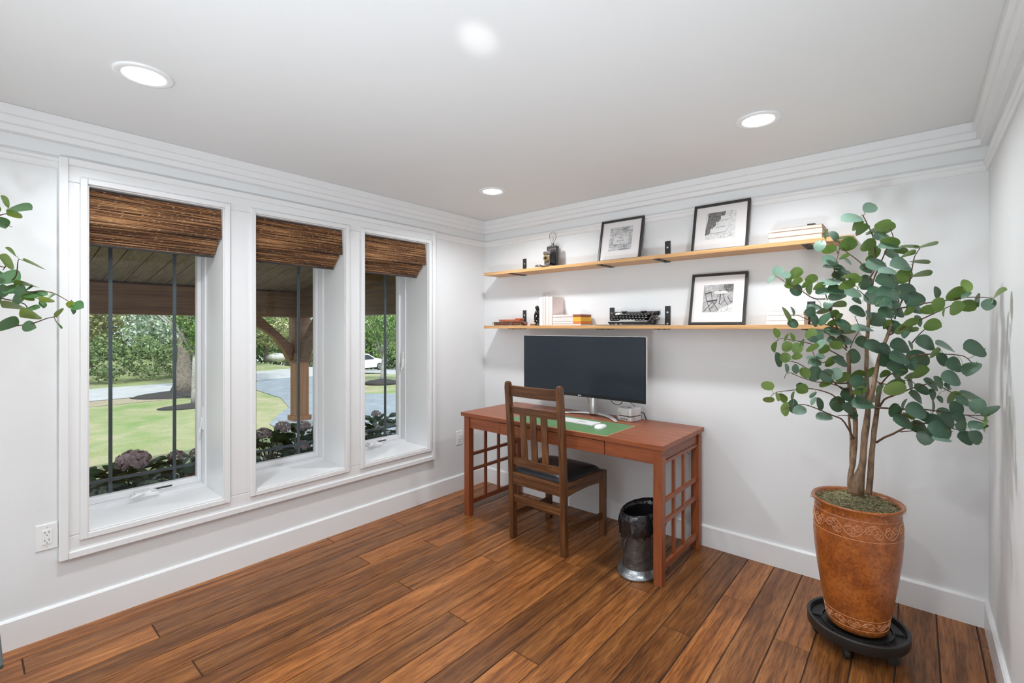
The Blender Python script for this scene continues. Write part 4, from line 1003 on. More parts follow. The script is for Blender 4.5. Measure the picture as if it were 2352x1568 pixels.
for r in range(4):
    y = -0.060 + r * 0.019; zt = 0.034 + r * 0.0125
    for c_ in range(11):
        x = -0.128 + c_ * 0.0245 + (r % 2) * 0.008
        if x > 0.136: continue
        kr_.lathe([(0.0088, zt), (0.0092, zt + 0.0022), (0.0072, zt + 0.0030)], 12, (x, y, 0), capb=True, capt=False)
        kb_.lathe([(0.0074, zt + 0.0022), (0.0074, zt + 0.0030)], 12, (x, y, 0), capb=False)
        st_.box(x - 0.001, x + 0.001, y - 0.001, y + 0.05, zt - 0.003, zt)
st_.build('key_levers', M['nickel'], tw)
ks = kr_.build('keys', M['keyrim'], tw, smooth=False); kb_.build('key_caps', M['keytop'], ks)
b = tb(); vs = []; fs = []; k = 16     # curved front hood over the type basket
for i in range(k + 1):
    a = i / k; x = -0.138 + 0.276 * a; zz_ = 0.088 - 0.006 * (2 * a - 1) ** 2
    vs += [(x, 0.012, 0.070), (x, 0.018, zz_ ), (x, 0.044, zz_ + 0.003), (x, 0.046, 0.03)]
for i in range(k):
    a = i * 4
    for q in range(4): fs.append((a + q, a + (q + 1) % 4, a + 4 + (q + 1) % 4, a + 4 + q))
fs += [(3, 2, 1, 0), tuple(k * 4 + q for q in range(4))]
b.add(vs, fs); b.build('top_cover', M['japan'], tw)
b = tb(); b.cyl((-0.160, 0.062, 0.080), (0.160, 0.062, 0.080), 0.0145, 20); b.build('platen_roller', M['keytop'], tw, smooth=False)
for sx_ in (-1, 1):
    b = tb(); x = sx_ * 0.160
    b.cyl((x, 0.062, 0.080), (x + sx_ * 0.014, 0.062, 0.080), 0.0155, 16); b.cyl((x + sx_ * 0.014, 0.062, 0.080), (x + sx_ * 0.020, 0.062, 0.080), 0.012, 16); b.build('platen_knob', M['japan'], tw)
b = tb(); b.box(-0.155, 0.155, 0.044, 0.082, 0.052, 0.062); b.box(0.150, 0.172, 0.035, 0.080, 0.030, 0.050); b.box(0.155, 0.165, 0.05, 0.07, 0.012, 0.062)
b.tube([(0.168, 0.060, 0.060), (0.180, 0.055, 0.074), (0.186, 0.045, 0.092)], 0.0025, 6); b.tube([(-0.168, 0.060, 0.060), (-0.182, 0.040, 0.080), (-0.186, 0.020, 0.090)], 0.003, 6)
b.sph((0.186, 0.044, 0.094), 0.005); b.sph((0.170, 0.030, 0.042), 0.009); b.build('carriage', M['nickel'], tw)
b = tb()
for x in (-0.075, 0.075): b.cyl((x, 0.030, 0.088), (x, 0.030, 0.0965), 0.022, 20)
b.build('ribbon_spool', M['japan'], tw)
b = tb()
for x in (-0.14, 0.14):
    for y in (-0.06, 0.06): b.cyl((x, y, 0.0), (x, y, 0.007), 0.008, 10)
b.build('feet', M['blackplastic'], tw)
# ------------------------------------------------------------------ potted eucalyptus-leaved tree on a rolling caddy
def leaf_mat(name, top, top2, under, under2, sheen=0.35):
    m, n, p = nt(name)
    at = n.nodes.new('ShaderNodeAttribute'); at.attribute_name = 'leafid'
    geo = n.nodes.new('ShaderNodeNewGeometry')
    f = noise_n(n, objcoord(n), 60, 3)
    sep = n.nodes.new('ShaderNodeSeparateColor'); link(n, at.outputs['Color'], sep.inputs[0])
    a = mixc(n, sep.outputs[0], top, top2); a = mixc(n, 0.35, a, ramp(n, f, [(0.35, (0.75, 0.75, 0.75)), (0.65, (1, 1, 1))]), 'MULTIPLY')
    u = mixc(n, sep.outputs[0], under, under2)
    c = mixc(n, geo.outputs['Backfacing'], a, u)
    # pale midrib
    c = mixc(n, sep.outputs[1], c, (0.20, 0.29, 0.16))
    link(n, c, p.inputs['Base Color']); p.inputs['Roughness'].default_value = sheen; p.inputs['Specular IOR Level'].default_value = 0.5
    tr = n.nodes.new('ShaderNodeBsdfTranslucent'); link(n, mixc(n, 0.5, c, (0.30, 0.45, 0.06)), tr.inputs[0])
    mx = n.nodes.new('ShaderNodeMixShader'); mx.inputs[0].default_value = 0.12
    out = [x for x in n.nodes if x.type == 'OUTPUT_MATERIAL'][0]
    link(n, p.outputs[0], mx.inputs[1]); link(n, tr.outputs[0], mx.inputs[2]); link(n, mx.outputs[0], out.inputs[0])
    return m
M['leaf'] = leaf_mat('eucalyptus_leaf', (0.022, 0.074, 0.043), (0.180, 0.285, 0.230), (0.085, 0.165, 0.022), (0.25, 0.37, 0.11))
M['leaf2'] = leaf_mat('pointed_leaf', (0.030, 0.115, 0.025), (0.09, 0.20, 0.09), (0.11, 0.20, 0.02), (0.26, 0.36, 0.04))
M['twig'] = pbr('twig_bark', (0.105, 0.050, 0.030), 0.7, var=0.3, vs=60, bs=0.3)
M['petiole'] = pbr('green_petiole', (0.20, 0.27, 0.06), 0.5, var=0.2, vs=50)
def bark():
    m, n, p = nt('smooth_bark'); f = noise_n(n, objcoord(n, (30, 30, 14)), 1, 5, 0.65, 0.5); f2 = noise_n(n, objcoord(n, (120, 120, 40)), 1, 2)
    c = ramp(n, f, [(0.32, (0.10, 0.055, 0.032)), (0.5, (0.24, 0.15, 0.085)), (0.7, (0.37, 0.25, 0.15))])
    c = mixc(n, 0.7, c, ramp(n, f2, [(0.30, (0.35, 0.3, 0.3)), (0.42, (1, 1, 1))]), 'MULTIPLY')
    link(n, c, p.inputs['Base Color']); p.inputs['Roughness'].default_value = 0.65; bump(n, p, f, 0.5, 0.004); return m
M['bark'] = bark()

class Leaves:
    def __init__(s): s.v = []; s.f = []; s.id = []; s.rib = []
    def add(s, c, u, n_, L, Wd, tone, tip=0.15, curl=0.12, fold=0.10):
        # u = long axis (unit), n_ = upper face normal; leaf is centred at c
        u = u.normalized(); n_ = (n_ - u * n_.dot(u)).normalized(); v = n_.cross(u)
        K = 12; base = len(s.v)
        for i in range(K + 1):
            t = i / K; w = math.sin(PI * min(1, t ** (0.88 + tip * 0.5))) ** (0.42 + tip) * Wd / 2
            if i in (0, K): w = 0.0006
            z = -curl * L * (2 * t - 1) ** 2 * 0.5
            cpt = c + u * (t - 0.5) * L + n_ * z
            rb = 0.0009
            for q, up in ((-1, 1), (0, 0), (1, 1)):
                if q == 0: s.v.append(cpt)
                else: s.v.append(cpt + v * q * w + n_ * (fold * w - 0.10 * w * w / max(Wd, 1e-4)))
        for i in range(K):
            a = base + i * 3; d = a + 3
            s.f += [(d, d + 1, a + 1, a), (d + 1, d + 2, a + 2, a + 1)]; s.id += [tone, tone]
    def build(s, name, mat, parent):
        me = bpy.data.meshes.new(name); inv = WM[parent.name].inverted() if parent else Matrix.Identity(4)
        me.from_pydata([tuple(inv @ q) for q in s.v], [], s.f); me.materials.append(mat)
        for p in me.polygons: p.use_smooth = True
        ca = me.color_attributes.new('leafid', 'FLOAT_COLOR', 'CORNER')
        for p in me.polygons:
            for li in p.loop_indices:
                vi = me.loops[li].vertex_index
                ca.data[li].color = (s.id[p.index], 0.16 if vi % 3 == 1 else 0.0, 0, 1)
        me.update(); o = bpy.data.objects.new(name, me); C.objects.link(o)
        if parent: o.parent = parent
        return o

A_ = lambda x, y: (1700 + x / 3.267, 420 + y / 3.267)
B_ = lambda x, y: (1700 + x / 3.563, 760 + y / 3.563)
PXC, PYC = 2.893, -0.548
tree = thing('potted_tree', 'tall leafy eucalyptus tree in a mottled orange-brown glazed pot at the right corner', 'potted tree', (PXC, PYC, 0.075))

# --- trunks and branches: (list of pixels, depth start, depth end, radius start, radius end)
T0 = 2.155
trunks = [
    ([B_(905, 1330), B_(903, 1180), B_(922, 1090), B_(932, 1000), B_(942, 860), B_(945, 780), B_(935, 660), B_(908, 540), B_(893, 440), B_(888, 300), B_(880, 180)], 2.17, 2.20, .0125, .0075),
    ([B_(940, 1340), B_(943, 1220), B_(985, 1130), B_(1003, 1050), B_(1010, 960), B_(1018, 850), B_(1032, 720), B_(1052, 610), B_(1085, 480), B_(1110, 360), B_(1135, 230), B_(1170, 120), B_(1200, 60), B_(1240, -60)], 2.11, 2.06, .0140, .0060),
    ([B_(992, 1340), B_(998, 1180), B_(1012, 1050), B_(1022, 900), B_(1040, 760), B_(1048, 600), B_(1036, 400), B_(1034, 200), B_(1040, 60), B_(1048, -60), B_(1052, -200), B_(1056, -300)], 2.17, 2.21, .0120, .0065),
    ([B_(1052, 1340), B_(1068, 1150), B_(1082, 950), B_(1092, 850), B_(1112, 700), B_(1125, 600), B_(1135, 520), B_(1150, 440)], 2.14, 2.13, .0125, .0085),
    ([B_(915, 1180), B_(905, 1000), B_(903, 850), B_(893, 700), B_(890, 560)], 2.215, 2.225, .0060, .0045)]
br = [
    ([A_(968, 720), A_(1010, 640), A_(1015, 540), A_(1003, 430), A_(985, 370), A_(950, 300), A_(925, 252), A_(912, 240)], 2.21, 2.24, .0045, .0018),
    ([A_(925, 252), A_(930, 235), A_(940, 222)], 2.24, 2.25, .0016, .0012),
    ([A_(985, 780), A_(1010, 700), A_(1045, 620), A_(1080, 540), A_(1110, 470), A_(1150, 410), A_(1125, 350)], 2.21, 2.16, .0040, .0015),
    ([A_(1195, 930), A_(1230, 840), A_(1265, 765), A_(1290, 640), A_(1310, 550), A_(1350, 490)], 2.08, 2.02, .0038, .0015),
    ([A_(1190, 940), A_(1290, 925), A_(1370, 905), A_(1550, 880), A_(1700, 858), A_(1850, 860), A_(1892, 868)], 2.06, 1.79, .0035, .0014),
    ([A_(1100, 1150), A_(1280, 1060), A_(1430, 990), A_(1560, 930), A_(1640, 890)], 2.07, 1.86, .0040, .0015),
    ([A_(1290, 1200), A_(1340, 1140), A_(1390, 1095), A_(1440, 1055)], 2.02, 1.94, .0025, .0014),
    ([A_(1060, 1290), A_(1160, 1320), A_(1290, 1300), A_(1400, 1285), A_(1560, 1285), A_(1680, 1300), A_(1730, 1340), A_(1762, 1362)], 2.07, 1.84, .0040, .0013),
    ([B_(1130, 640), B_(1180, 560), B_(1250, 530), B_(1350, 490), B_(1445, 455), B_(1560, 425), B_(1650, 395)], 2.12, 1.86, .0045, .0014),
    ([B_(1085, 625), B_(1200, 632), B_(1300, 637), B_(1480, 640), B_(1620, 655), B_(1740, 670), B_(1850, 688), B_(1990, 690)], 2.12, 1.76, .0045, .0014),
    ([B_(1620, 440), B_(1690, 480), B_(1760, 515), B_(1820, 515)], 1.92, 1.82, .0022, .0013),
    ([B_(1115, 912), B_(1180, 870), B_(1250, 842), B_(1330, 800), B_(1400, 780), B_(1500, 755), B_(1640, 770), B_(1750, 800), B_(1900, 830)], 2.13, 1.80, .0050, .0014),
    ([B_(1310, 825), B_(1420, 815), B_(1500, 810)], 2.03, 1.95, .0025, .0014),
    ([B_(1400, 780), B_(1430, 735), B_(1370, 700), B_(1290, 670)], 1.99, 2.0, .0025, .0014),
    ([B_(1850, 688), B_(1930, 715), B_(2005, 745)], 1.80, 1.74, .0018, .0012),
    ([A_(800, 1240), A_(770, 1160), A_(720, 1070), A_(685, 980), A_(655, 880), A_(640, 830), A_(612, 785), A_(560, 790)], 2.20, 2.28, .0045, .0014),
    ([A_(640, 870), A_(570, 870), A_(520, 850), A_(470, 815), A_(400, 775), A_(345, 752), A_(295, 712), A_(255, 695)], 2.26, 2.33, .0030, .0013),
    ([A_(690, 770), A_(703, 680), A_(715, 610), A_(735, 540), A_(755, 460), A_(800, 430)], 2.26, 2.27, .0028, .0013),
    ([A_(735, 530), A_(700, 460), A_(650, 440)], 2.26, 2.28, .0018, .0012),
    ([A_(950, 650), A_(900, 595), A_(850, 555), A_(790, 510), A_(740, 440), A_(715, 420)], 2.22, 2.28, .0028, .0013),
    ([A_(825, 1240), A_(850, 1180), A_(890, 1112)], 2.20, 2.22, .0022, .0013),
    ([A_(740, 1095), A_(640, 1060), A_(520, 1030), A_(430, 992), A_(370, 992)], 2.21, 2.24, .0028, .0013),
    ([A_(800, 1255), A_(700, 1165), A_(620, 1110), A_(560, 1100)], 2.20, 2.19, .0028, .0013),
    ([A_(775, 1310), A_(660, 1250), A_(560, 1215), A_(480, 1195), A_(400, 1180), A_(300, 1165), A_(275, 1190)], 2.19, 2.16, .0030, .0013),
    ([A_(790, 1370), A_(690, 1320), A_(620, 1350), A_(560, 1300), A_(540, 1240)], 2.18, 2.12, .0024, .0013),
    ([A_(810, 1500), A_(720, 1500), A_(620, 1440), A_(500, 1390), A_(430, 1350), A_(370, 1338), A_(310, 1325)], 2.18, 2.14, .0034, .0013),
    ([A_(815, 1560), A_(700, 1510), A_(560, 1490), A_(450, 1455), A_(360, 1420), A_(330, 1470)], 2.18, 2.12, .0030, .0012),
    ([B_(930, 880), B_(880, 790), B_(830, 720), B_(740, 685), B_(640, 640), B_(520, 600), B_(430, 612), B_(370, 640)], 2.15, 2.10, .0042, .0013),
    ([B_(850, 640), B_(780, 540), B_(690, 495), B_(560, 470), B_(420, 485), B_(300, 500), B_(250, 535)], 2.18, 2.20, .0034, .0013),
    ([B_(930, 700), B_(870, 690), B_(800, 690)], 2.15, 2.12, .0020, .0013),
    ([B_(910, 560), B_(930, 500), B_(980, 470), B_(1000, 520)], 2.15, 2.04, .0024, .0013),
    ([B_(840, 480), B_(770, 420), B_(720, 350), B_(650, 320)], 2.18, 2.08, .0028, .0013),
    ([A_(1160, 1020), A_(1190, 900), A_(1170, 800), A_(1130, 700), A_(1100, 640)], 2.06, 1.98, .0034, .0014),
    ([A_(985, 900), A_(920, 830), A_(880, 800)], 2.20, 2.12, .0022, .0013),
    ([A_(1150, 1050), A_(1100, 960), A_(1040, 900)], 2.06, 1.97, .0022, .0013),
    ([A_(960, 1120), A_(900, 1080), A_(860, 1000)], 2.20, 2.10, .0020, .0013),
    ([B_(1150, 440), B_(1220, 360), B_(1320, 320), B_(1450, 270), B_(1540, 190)], 2.12, 1.94, .0036, .0013),
    ([B_(1130, 420), B_(1220, 440), B_(1280, 420), B_(1380, 400), B_(1440, 440)], 2.12, 2.00, .0026, .0013),
    ([B_(1150, 440), B_(1100, 390), B_(1060, 350)], 2.13, 2.16, .0020, .0013),
]
samples = []
def poly3(px, d0, d1):
    k = len(px); L = [0]
    for i in range(1, k): L.append(L[-1] + math.dist(px[i], px[i - 1]))
    out = []
    for i, (x, y) in enumerate(px):
        d = d0 + (d1 - d0) * L[i] / L[-1]; out.append((x, y, d))
    res = []
    for i in range(k - 1):
        p0 = out[max(i - 1, 0)]; p1 = out[i]; p2 = out[i + 1]; p3 = out[min(i + 2, k - 1)]
        n_ = max(2, int(math.dist(p1[:2], p2[:2]) / 9))
        for s in range(n_):
            u = s / n_; res.append(tuple(0.5 * ((2 * a) + (c - z) * u + (2 * z - 5 * a + 4 * c - e) * u * u + (3 * a - z - 3 * c + e) * u ** 3) for z, a, c, e in zip(p0, p1, p2, p3)))
    res.append(out[-1]); return res
for i, (px, d0, d1, r0, r1) in enumerate(trunks):
    q = poly3(px, d0, d1); pts = [PX(*a) for a in q]; k = len(pts)
    rs = [(r0 + (r1 - r0) * (j / (k - 1))) * (1 + 0.10 * noise.noise((j * 0.35, i * 3.1, 0))) for j in range(k)]
    pts = [p + Vector((noise.noise((j * .2, i, 1)), noise.noise((j * .2, i, 5)), 0)) * 0.003 for j, p in enumerate(pts)]
    b = B(); b.tube(pts, rs, 12); b.build('trunk', M['bark'], tree, smooth=True)
    if i < 4:
        for j, a in enumerate(q):
            if j > k * 0.45: samples.append((a, pts[j]))
b = B()
for i, (px, d0, d1, r0, r1) in enumerate(br):
    q = poly3(px, d0, d1); pts = [PX(*a) for a in q]; k = len(pts)
    b.tube(pts, [r0 + (r1 - r0) * (j / (k - 1)) for j in range(k)], 7)
    for a, p in zip(q, pts): samples.append((a, p))
brb = b

LA = """972,188,98,72,35,L;840,260,138,62,10,L;875,315,95,58,25,G;910,352,100,55,30,G;1068,308,105,50,-5,G;1105,340,108,62,10,G;1000,358,100,28,15,G;1078,405,134,62,0,L;1125,440,115,50,-20,G;955,465,112,74,0,G;1000,520,102,84,20,G;1120,478,132,42,0,L;1145,535,104,68,-15,L;970,568,54,38,-20,G;1210,505,84,36,-25,G;1270,473,110,18,-6,G;1390,468,150,20,10,G;1250,537,112,28,12,G;1345,585,122,22,-8,G;1357,685,134,36,0,G;1210,610,142,88,0,L;1020,612,134,84,10,L;955,640,92,62,-10,T;1110,655,112,40,0,L;1220,698,124,92,-10,G;1110,728,146,106,0,T;945,745,108,98,60,T;1110,830,146,102,0,T;1250,825,152,122,-10,T;1310,870,134,92,30,T;990,860,114,92,20,L;848,825,112,62,0,L;710,400,84,62,-50,L;597,470,84,56,70,L;665,497,92,52,0,G;805,460,112,80,0,G;645,385,72,25,80,G;780,410,112,20,0,G;672,585,118,72,0,L;775,550,72,26,15,G;805,585,72,24,-40,L;690,625,112,25,0,T;755,640,92,42,-10,T;790,672,92,34,0,T;745,705,102,60,-20,T;820,703,112,34,-10,G;680,740,122,44,15,L;800,770,104,56,0,G;860,725,84,44,-10,G;283,660,78,62,45,L;232,722,72,22,55,L;415,675,98,72,10,Y;345,690,62,45,20,L;365,722,72,50,60,G;420,738,84,44,10,G;368,768,62,40,-20,G;425,803,88,80,0,T;532,718,80,56,0,G;520,785,98,55,80,G;590,775,84,44,10,G;485,765,62,34,20,G;620,810,92,44,20,L;720,800,112,68,10,T;735,830,112,66,10,L;720,850,92,50,15,L;730,910,112,40,-5,G;555,930,94,40,10,L;528,970,80,70,0,T;630,955,104,40,5,G;690,985,92,50,0,G;398,960,64,22,-70,T;350,985,114,28,-65,G;400,1053,76,60,0,T;560,1025,98,60,-70,T;630,1020,104,44,60,T;690,1050,66,40,0,G;880,965,114,68,-10,T;780,1062,114,66,-10,T;700,1110,124,54,10,T;800,1110,104,34,0,G;920,1085,134,40,0,L;1025,1025,134,90,20,T;1150,1075,94,70,50,T;1100,1060,80,50,30,G;1100,970,114,80,0,T;1175,960,122,82,-10,T;1070,885,104,62,30,T;1320,940,114,60,-5,T;1410,950,94,60,-30,G;1475,820,82,60,-80,T;1610,830,130,86,-10,G;1490,915,104,88,60,G;1700,770,92,45,-70,Y;1700,918,114,68,-30,G;1620,940,116,88,20,G;1695,840,66,28,50,T;1782,880,94,26,85,T;1928,842,134,24,42,Y;1865,910,88,54,70,T;1525,970,62,20,80,G;1440,1065,108,76,-10,G;1340,1035,84,54,-60,T;1280,1045,94,50,0,G;1295,1100,74,34,-10,G;1225,1090,122,70,0,G;272,1125,70,34,-75,G;257,1230,74,44,80,G;345,1158,54,20,60,G;390,1155,64,22,-70,G;350,1228,84,70,0,Y;422,1240,80,74,0,Y;425,1300,66,45,0,G;468,1210,74,30,80,G;525,1130,88,68,0,Y;565,1150,104,84,20,T;540,1235,94,44,15,G;630,1250,84,60,0,G;605,1210,86,40,60,L;720,1215,84,50,-30,G;790,1178,108,60,10,L;290,1325,104,60,-70,T;335,1310,74,66,10,G;540,1310,74,22,15,T;560,1345,84,48,10,T;680,1340,94,60,30,G;750,1340,108,60,-15,T;850,1298,104,94,70,T;350,1390,66,34,-75,L;415,1395,66,34,85,T;488,1425,80,50,-60,G;558,1430,110,94,70,T;655,1445,98,86,10,T;718,1430,86,64,70,L;770,1460,104,70,0,G;920,1195,104,80,0,T;1018,1225,138,82,-5,T;1205,1220,134,92,0,T;1090,1245,104,70,-30,T;1090,1325,100,94,60,T;1200,1310,142,80,0,T;1335,1320,148,112,5,T;1180,1382,134,80,0,T;1310,1375,104,60,0,T;1398,1200,134,94,-10,T;1540,1228,134,38,-20,L;1280,1215,64,22,-65,T;1765,1240,158,102,0,T;1460,1275,94,48,30,G;1515,1325,100,80,-50,T;1610,1362,124,96,0,T;1735,1390,124,62,50,T;1590,1465,134,92,-5,T;1350,1420,114,74,20,G;1185,1480,114,38,-55,T;1270,1500,114,38,-70,T;1440,1510,114,48,-35,T;1490,1495,98,58,-50,T;887,1495,118,92,0,T;205,1520,88,58,-40,Y;465,1540,84,60,-40,T;880,1435,94,44,0,G;985,1420,80,54,50,G;1150,1510,134,54,10,G;1370,1545,104,60,-10,T;1210,1425,70,50,20,G;1280,1450,84,40,0,G;640,1500,90,50,10,G;1560,1525,60,40,-30,T;1110,900,90,60,-30,L;1010,800,90,50,20,T;880,880,70,40,-20,T;1265,960,80,50,20,G;1245,1130,70,30,60,T;700,1180,80,50,0,T;600,1300,60,36,30,T;970,990,70,40,-60,T;1150,910,90,60,0,T;740,1010,70,44,40,G;660,910,70,40,60,T"""
LB_ = """880,520,118,96,0,T;805,598,122,112,0,T;890,632,104,76,-20,T;1040,528,158,86,0,L;1005,590,152,78,10,T;970,485,100,60,0,G;1265,475,152,98,-10,Y;1445,540,122,58,-35,T;1575,610,104,24,-88,T;1337,600,94,20,70,T;1270,650,108,96,60,T;1437,652,154,106,0,T;1335,738,144,82,-10,T;1515,700,94,70,0,T;1460,785,114,80,0,T;1600,738,144,82,10,T;1640,805,162,122,-10,T;1517,865,122,80,80,T;1650,880,122,36,0,L;1700,725,134,92,-30,T;1775,640,134,112,-50,T;1790,712,104,78,-20,T;1812,778,98,86,-10,T;1880,525,138,54,5,T;1740,545,114,64,40,G;1830,575,114,60,-5,T;1945,610,114,70,70,T;2045,645,134,48,40,T;2015,722,84,30,80,G;2008,778,94,26,70,Y;1945,770,124,58,25,T;1845,875,124,86,-10,T;1930,870,118,98,-40,T;1580,520,90,60,-70,T;505,472,94,74,-30,G;432,532,74,28,80,G;350,545,80,44,-70,G;310,540,64,24,-80,Y;232,560,84,44,-20,Y;368,638,104,78,80,Y;430,615,104,54,80,T;486,648,94,58,15,L;650,597,98,60,-75,T;595,522,64,24,50,T;600,570,66,26,60,L;688,695,114,54,12,L;1180,350,80,50,20,G;1660,660,80,50,30,T;1560,830,80,50,-20,T;1380,690,90,40,-30,G;1640,560,60,40,-40,T;1140,480,90,50,60,G;930,690,60,40,40,T"""
rl = random.Random(3)
lv = Leaves(); pet = B()
allL = [(A_, 3.267, q) for q in LA.split(';')] + [(B_, 3.563, q) for q in LB_.split(';')]
camR, camU = RT, UP
def place(lv, pet, px, py, L, Wd, ang, kind, samples, jit=0.05, dmin=None, tipv=0.12, reach=70, dfix=None):
    best = min(samples, key=lambda s: (s[0][0] - px) ** 2 + (s[0][1] - py) ** 2)
    d = best[0][2] if dfix is None else dfix
    d = d + rl.uniform(-jit, jit) * 0.8 - jit * 0.4
    # keep clear of the two walls
    for _ in range(60):
        p = PX(px + (12 if px > 2000 else 0), py, d)
        if p.x < RX - 0.02 and p.y < -0.035: break
        d -= 0.03
    c = PX(px, py, d); ray = (c - CAM).normalized()
    u0 = (camR * math.cos(math.radians(ang)) + camU * math.sin(math.radians(ang)))
    u = u0.normalized(); vv = FW.cross(u).normalized()
    if vv.z < 0: vv = -vv
    L *= 1.15; Wd *= 1.17; Lm = L * d / FPX; Wm = Wd * d / FPX
    true = max(Wm, 0.86 * Lm); ca_ = min(1, Wm / true); tau = math.acos(max(0.08, ca_))
    toc = -ray; sa_ = math.sin(tau)
    vx = vv * math.cos(tau) + ray * (sa_ if kind in 'TL' else -sa_); nn_ = u.cross(vx).normalized()
    if nn_.dot(toc) < 0: nn_ = -nn_
    # tilt about the long axis: T and L show the upper face, G and Y the underside
    nrm = nn_ if kind in 'TL' else -nn_
    tone = {'T': rl.uniform(0, 0.35), 'L': rl.uniform(0.75, 1.0), 'G': rl.uniform(0, 0.4), 'Y': rl.uniform(0.8, 1)}[kind]  # L and Y leaves get a paler tone: sheen and backlight put into the colour
    u = (u + toc * rl.uniform(-0.2, 0.2)).normalized()
    e1 = c - u * Lm * 0.5; e2 = c + u * Lm * 0.5
    att = best[1]
    if (e2 - att).length < (e1 - att).length: u = -u; e1, e2 = e2, e1
    lv.add(c, u, nrm, Lm, true, tone, tip=tipv, curl=rl.uniform(0.05, 0.25), fold=rl.uniform(0.02, 0.22))
    if (e1 - att).length < reach * d / FPX * 1.6 and pet is not None:
        mid = (e1 + att) / 2 - u * 0.006
        pet.tube([att, mid, e1, c - u * Lm * 0.25 - nrm * 0.0006], [0.0011, 0.0010, 0.0009, 0.0005], 5)
for fn, sc, q in allL:
    x, y, L, Wd, ang, kind = q.split(','); px, py = fn(float(x), float(y))
    place(lv, pet, px, py, float(L) / sc, float(Wd) / sc, float(ang), kind, samples)
lv.build('foliage', M['leaf'], tree); brb.cur = 1; brb.add(pet.v, pet.f); brb.build('branches', [M['twig'], M['petiole']], tree, smooth=True)

# --- pot
def pot_mat():
    m, n, p = nt('mottled_orange_glaze')
    v = objcoord(n); f = noise_n(n, v, 9, 5, 0.65, 0.6); f2 = noise_n(n, v, 75, 5, 0.75); f3 = noise_n(n, v, 4.5, 2, 0.5)
    c = ramp(n, f, [(0.30, (0.27, 0.075, 0.020)), (0.48, (0.40, 0.110, 0.020)), (0.62, (0.50, 0.150, 0.026)), (0.75, (0.42, 0.15, 0.055))])
    c = mixc(n, 0.62, c, ramp(n, f2, [(0.38, (0.32, 0.26, 0.24)), (0.55, (1, 1, 1))]), 'MULTIPLY')
    link(n, c, p.inputs['Base Color']); p.inputs['Roughness'].default_value = 0.34; p.inputs['Coat Weight'].default_value = 0.35; p.inputs['Coat Roughness'].default_value = 0.2
    bump(n, p, f2, 0.12, 0.003); return m
M['pot'] = pot_mat(); M['scroll'] = pbr('engraved_line', (0.72, 0.36, 0.19), 0.5, var=0.1)
PB = 0.098; PT = 0.664
prof = [(0.100, 0.0), (0.113, 0.004), (0.117, 0.02), (0.124, 0.07), (0.138, 0.15), (0.152, 0.24), (0.163, 0.33), (0.1685, 0.41), (0.1675, 0.48), (0.163, 0.525), (0.162, 0.540), (0.170, 0.556), (0.176, 0.563), (0.173, 0.571), (0.160, 0.566), (0.156, 0.545), (0.155, 0.50), (0.001, 0.49)]
def pr(z):
    for (r0, z0), (r1, z1) in zip(prof[:-6], prof[1:-5]):
        if z0 <= z <= z1: return r0 + (r1 - r0) * (z - z0) / max(1e-6, z1 - z0)
    return 0.16
b = B(); b.smooth = True; b.lathe(prof, 64, (PXC, PYC, PB - 0.004), capt=False)
b.cur = 1; b.smooth = False
def sp(th, z, e=0.0004): r = pr(z) + e; return (PXC + r * math.cos(th), PYC + r * math.sin(th), PB - 0.004 + z)
def line(pts, w=0.0011): b.tube([sp(t, z) for t, z in pts], w, 4, caps=False)
for z in (0.440, 0.522, 0.030, 0.078): line([(2 * PI * i / 96, z) for i in range(97)], 0.0010)
def band(zc, hh, reps, k0):
    R = 0.165 if zc > 0.3 else 0.12
    rr2 = random.Random(k0)
    for k in range(reps):
        t0 = 2 * PI * k / reps; dt = 2 * PI / reps; s = 1 if k % 2 else -1
        line([(t0 + dt * i / 16, zc + s * hh * 0.75 * math.sin(PI * i / 16)) for i in range(17)])
        for (ct, cz, ra, tn, dr) in ((0.30, s * 0.15, 0.62, 1.5, 1), (0.72, -s * 0.30, 0.45, 1.3, -1), (0.52, s * 0.55, 0.28, 1.2, 1)):
            pts = []
            for i in range(22):
                u = i / 21; r = ra * hh * (1 - 0.82 * u); a = dr * u * tn * 2 * PI + rr2.uniform(0, 0.05)
                pts.append((t0 + ct * dt + r * math.cos(a) / R, zc + cz * hh + r * math.sin(a)))
            line(pts, 0.0009)
        for ct, an in ((0.12, 0.9), (0.9, 2.2), (0.45, -0.8)):
            c0 = (t0 + ct * dt, zc - s * 0.2 * hh); l = hh * 0.8
            for sg in (-1, 1): line([(c0[0] + (u * l * math.cos(an) - sg * 0.22 * l * math.sin(PI * u) * math.sin(an)) / R, c0[1] + u * l * math.sin(an) * 0.7 + sg * 0.22 * l * math.sin(PI * u) * math.cos(an)) for u in [i / 8 for i in range(9)]], 0.0008)
band(0.481, 0.038, 14, 4); band(0.054, 0.021, 14, 7)
b.build('pot', [M['pot'], M['scroll']], tree)
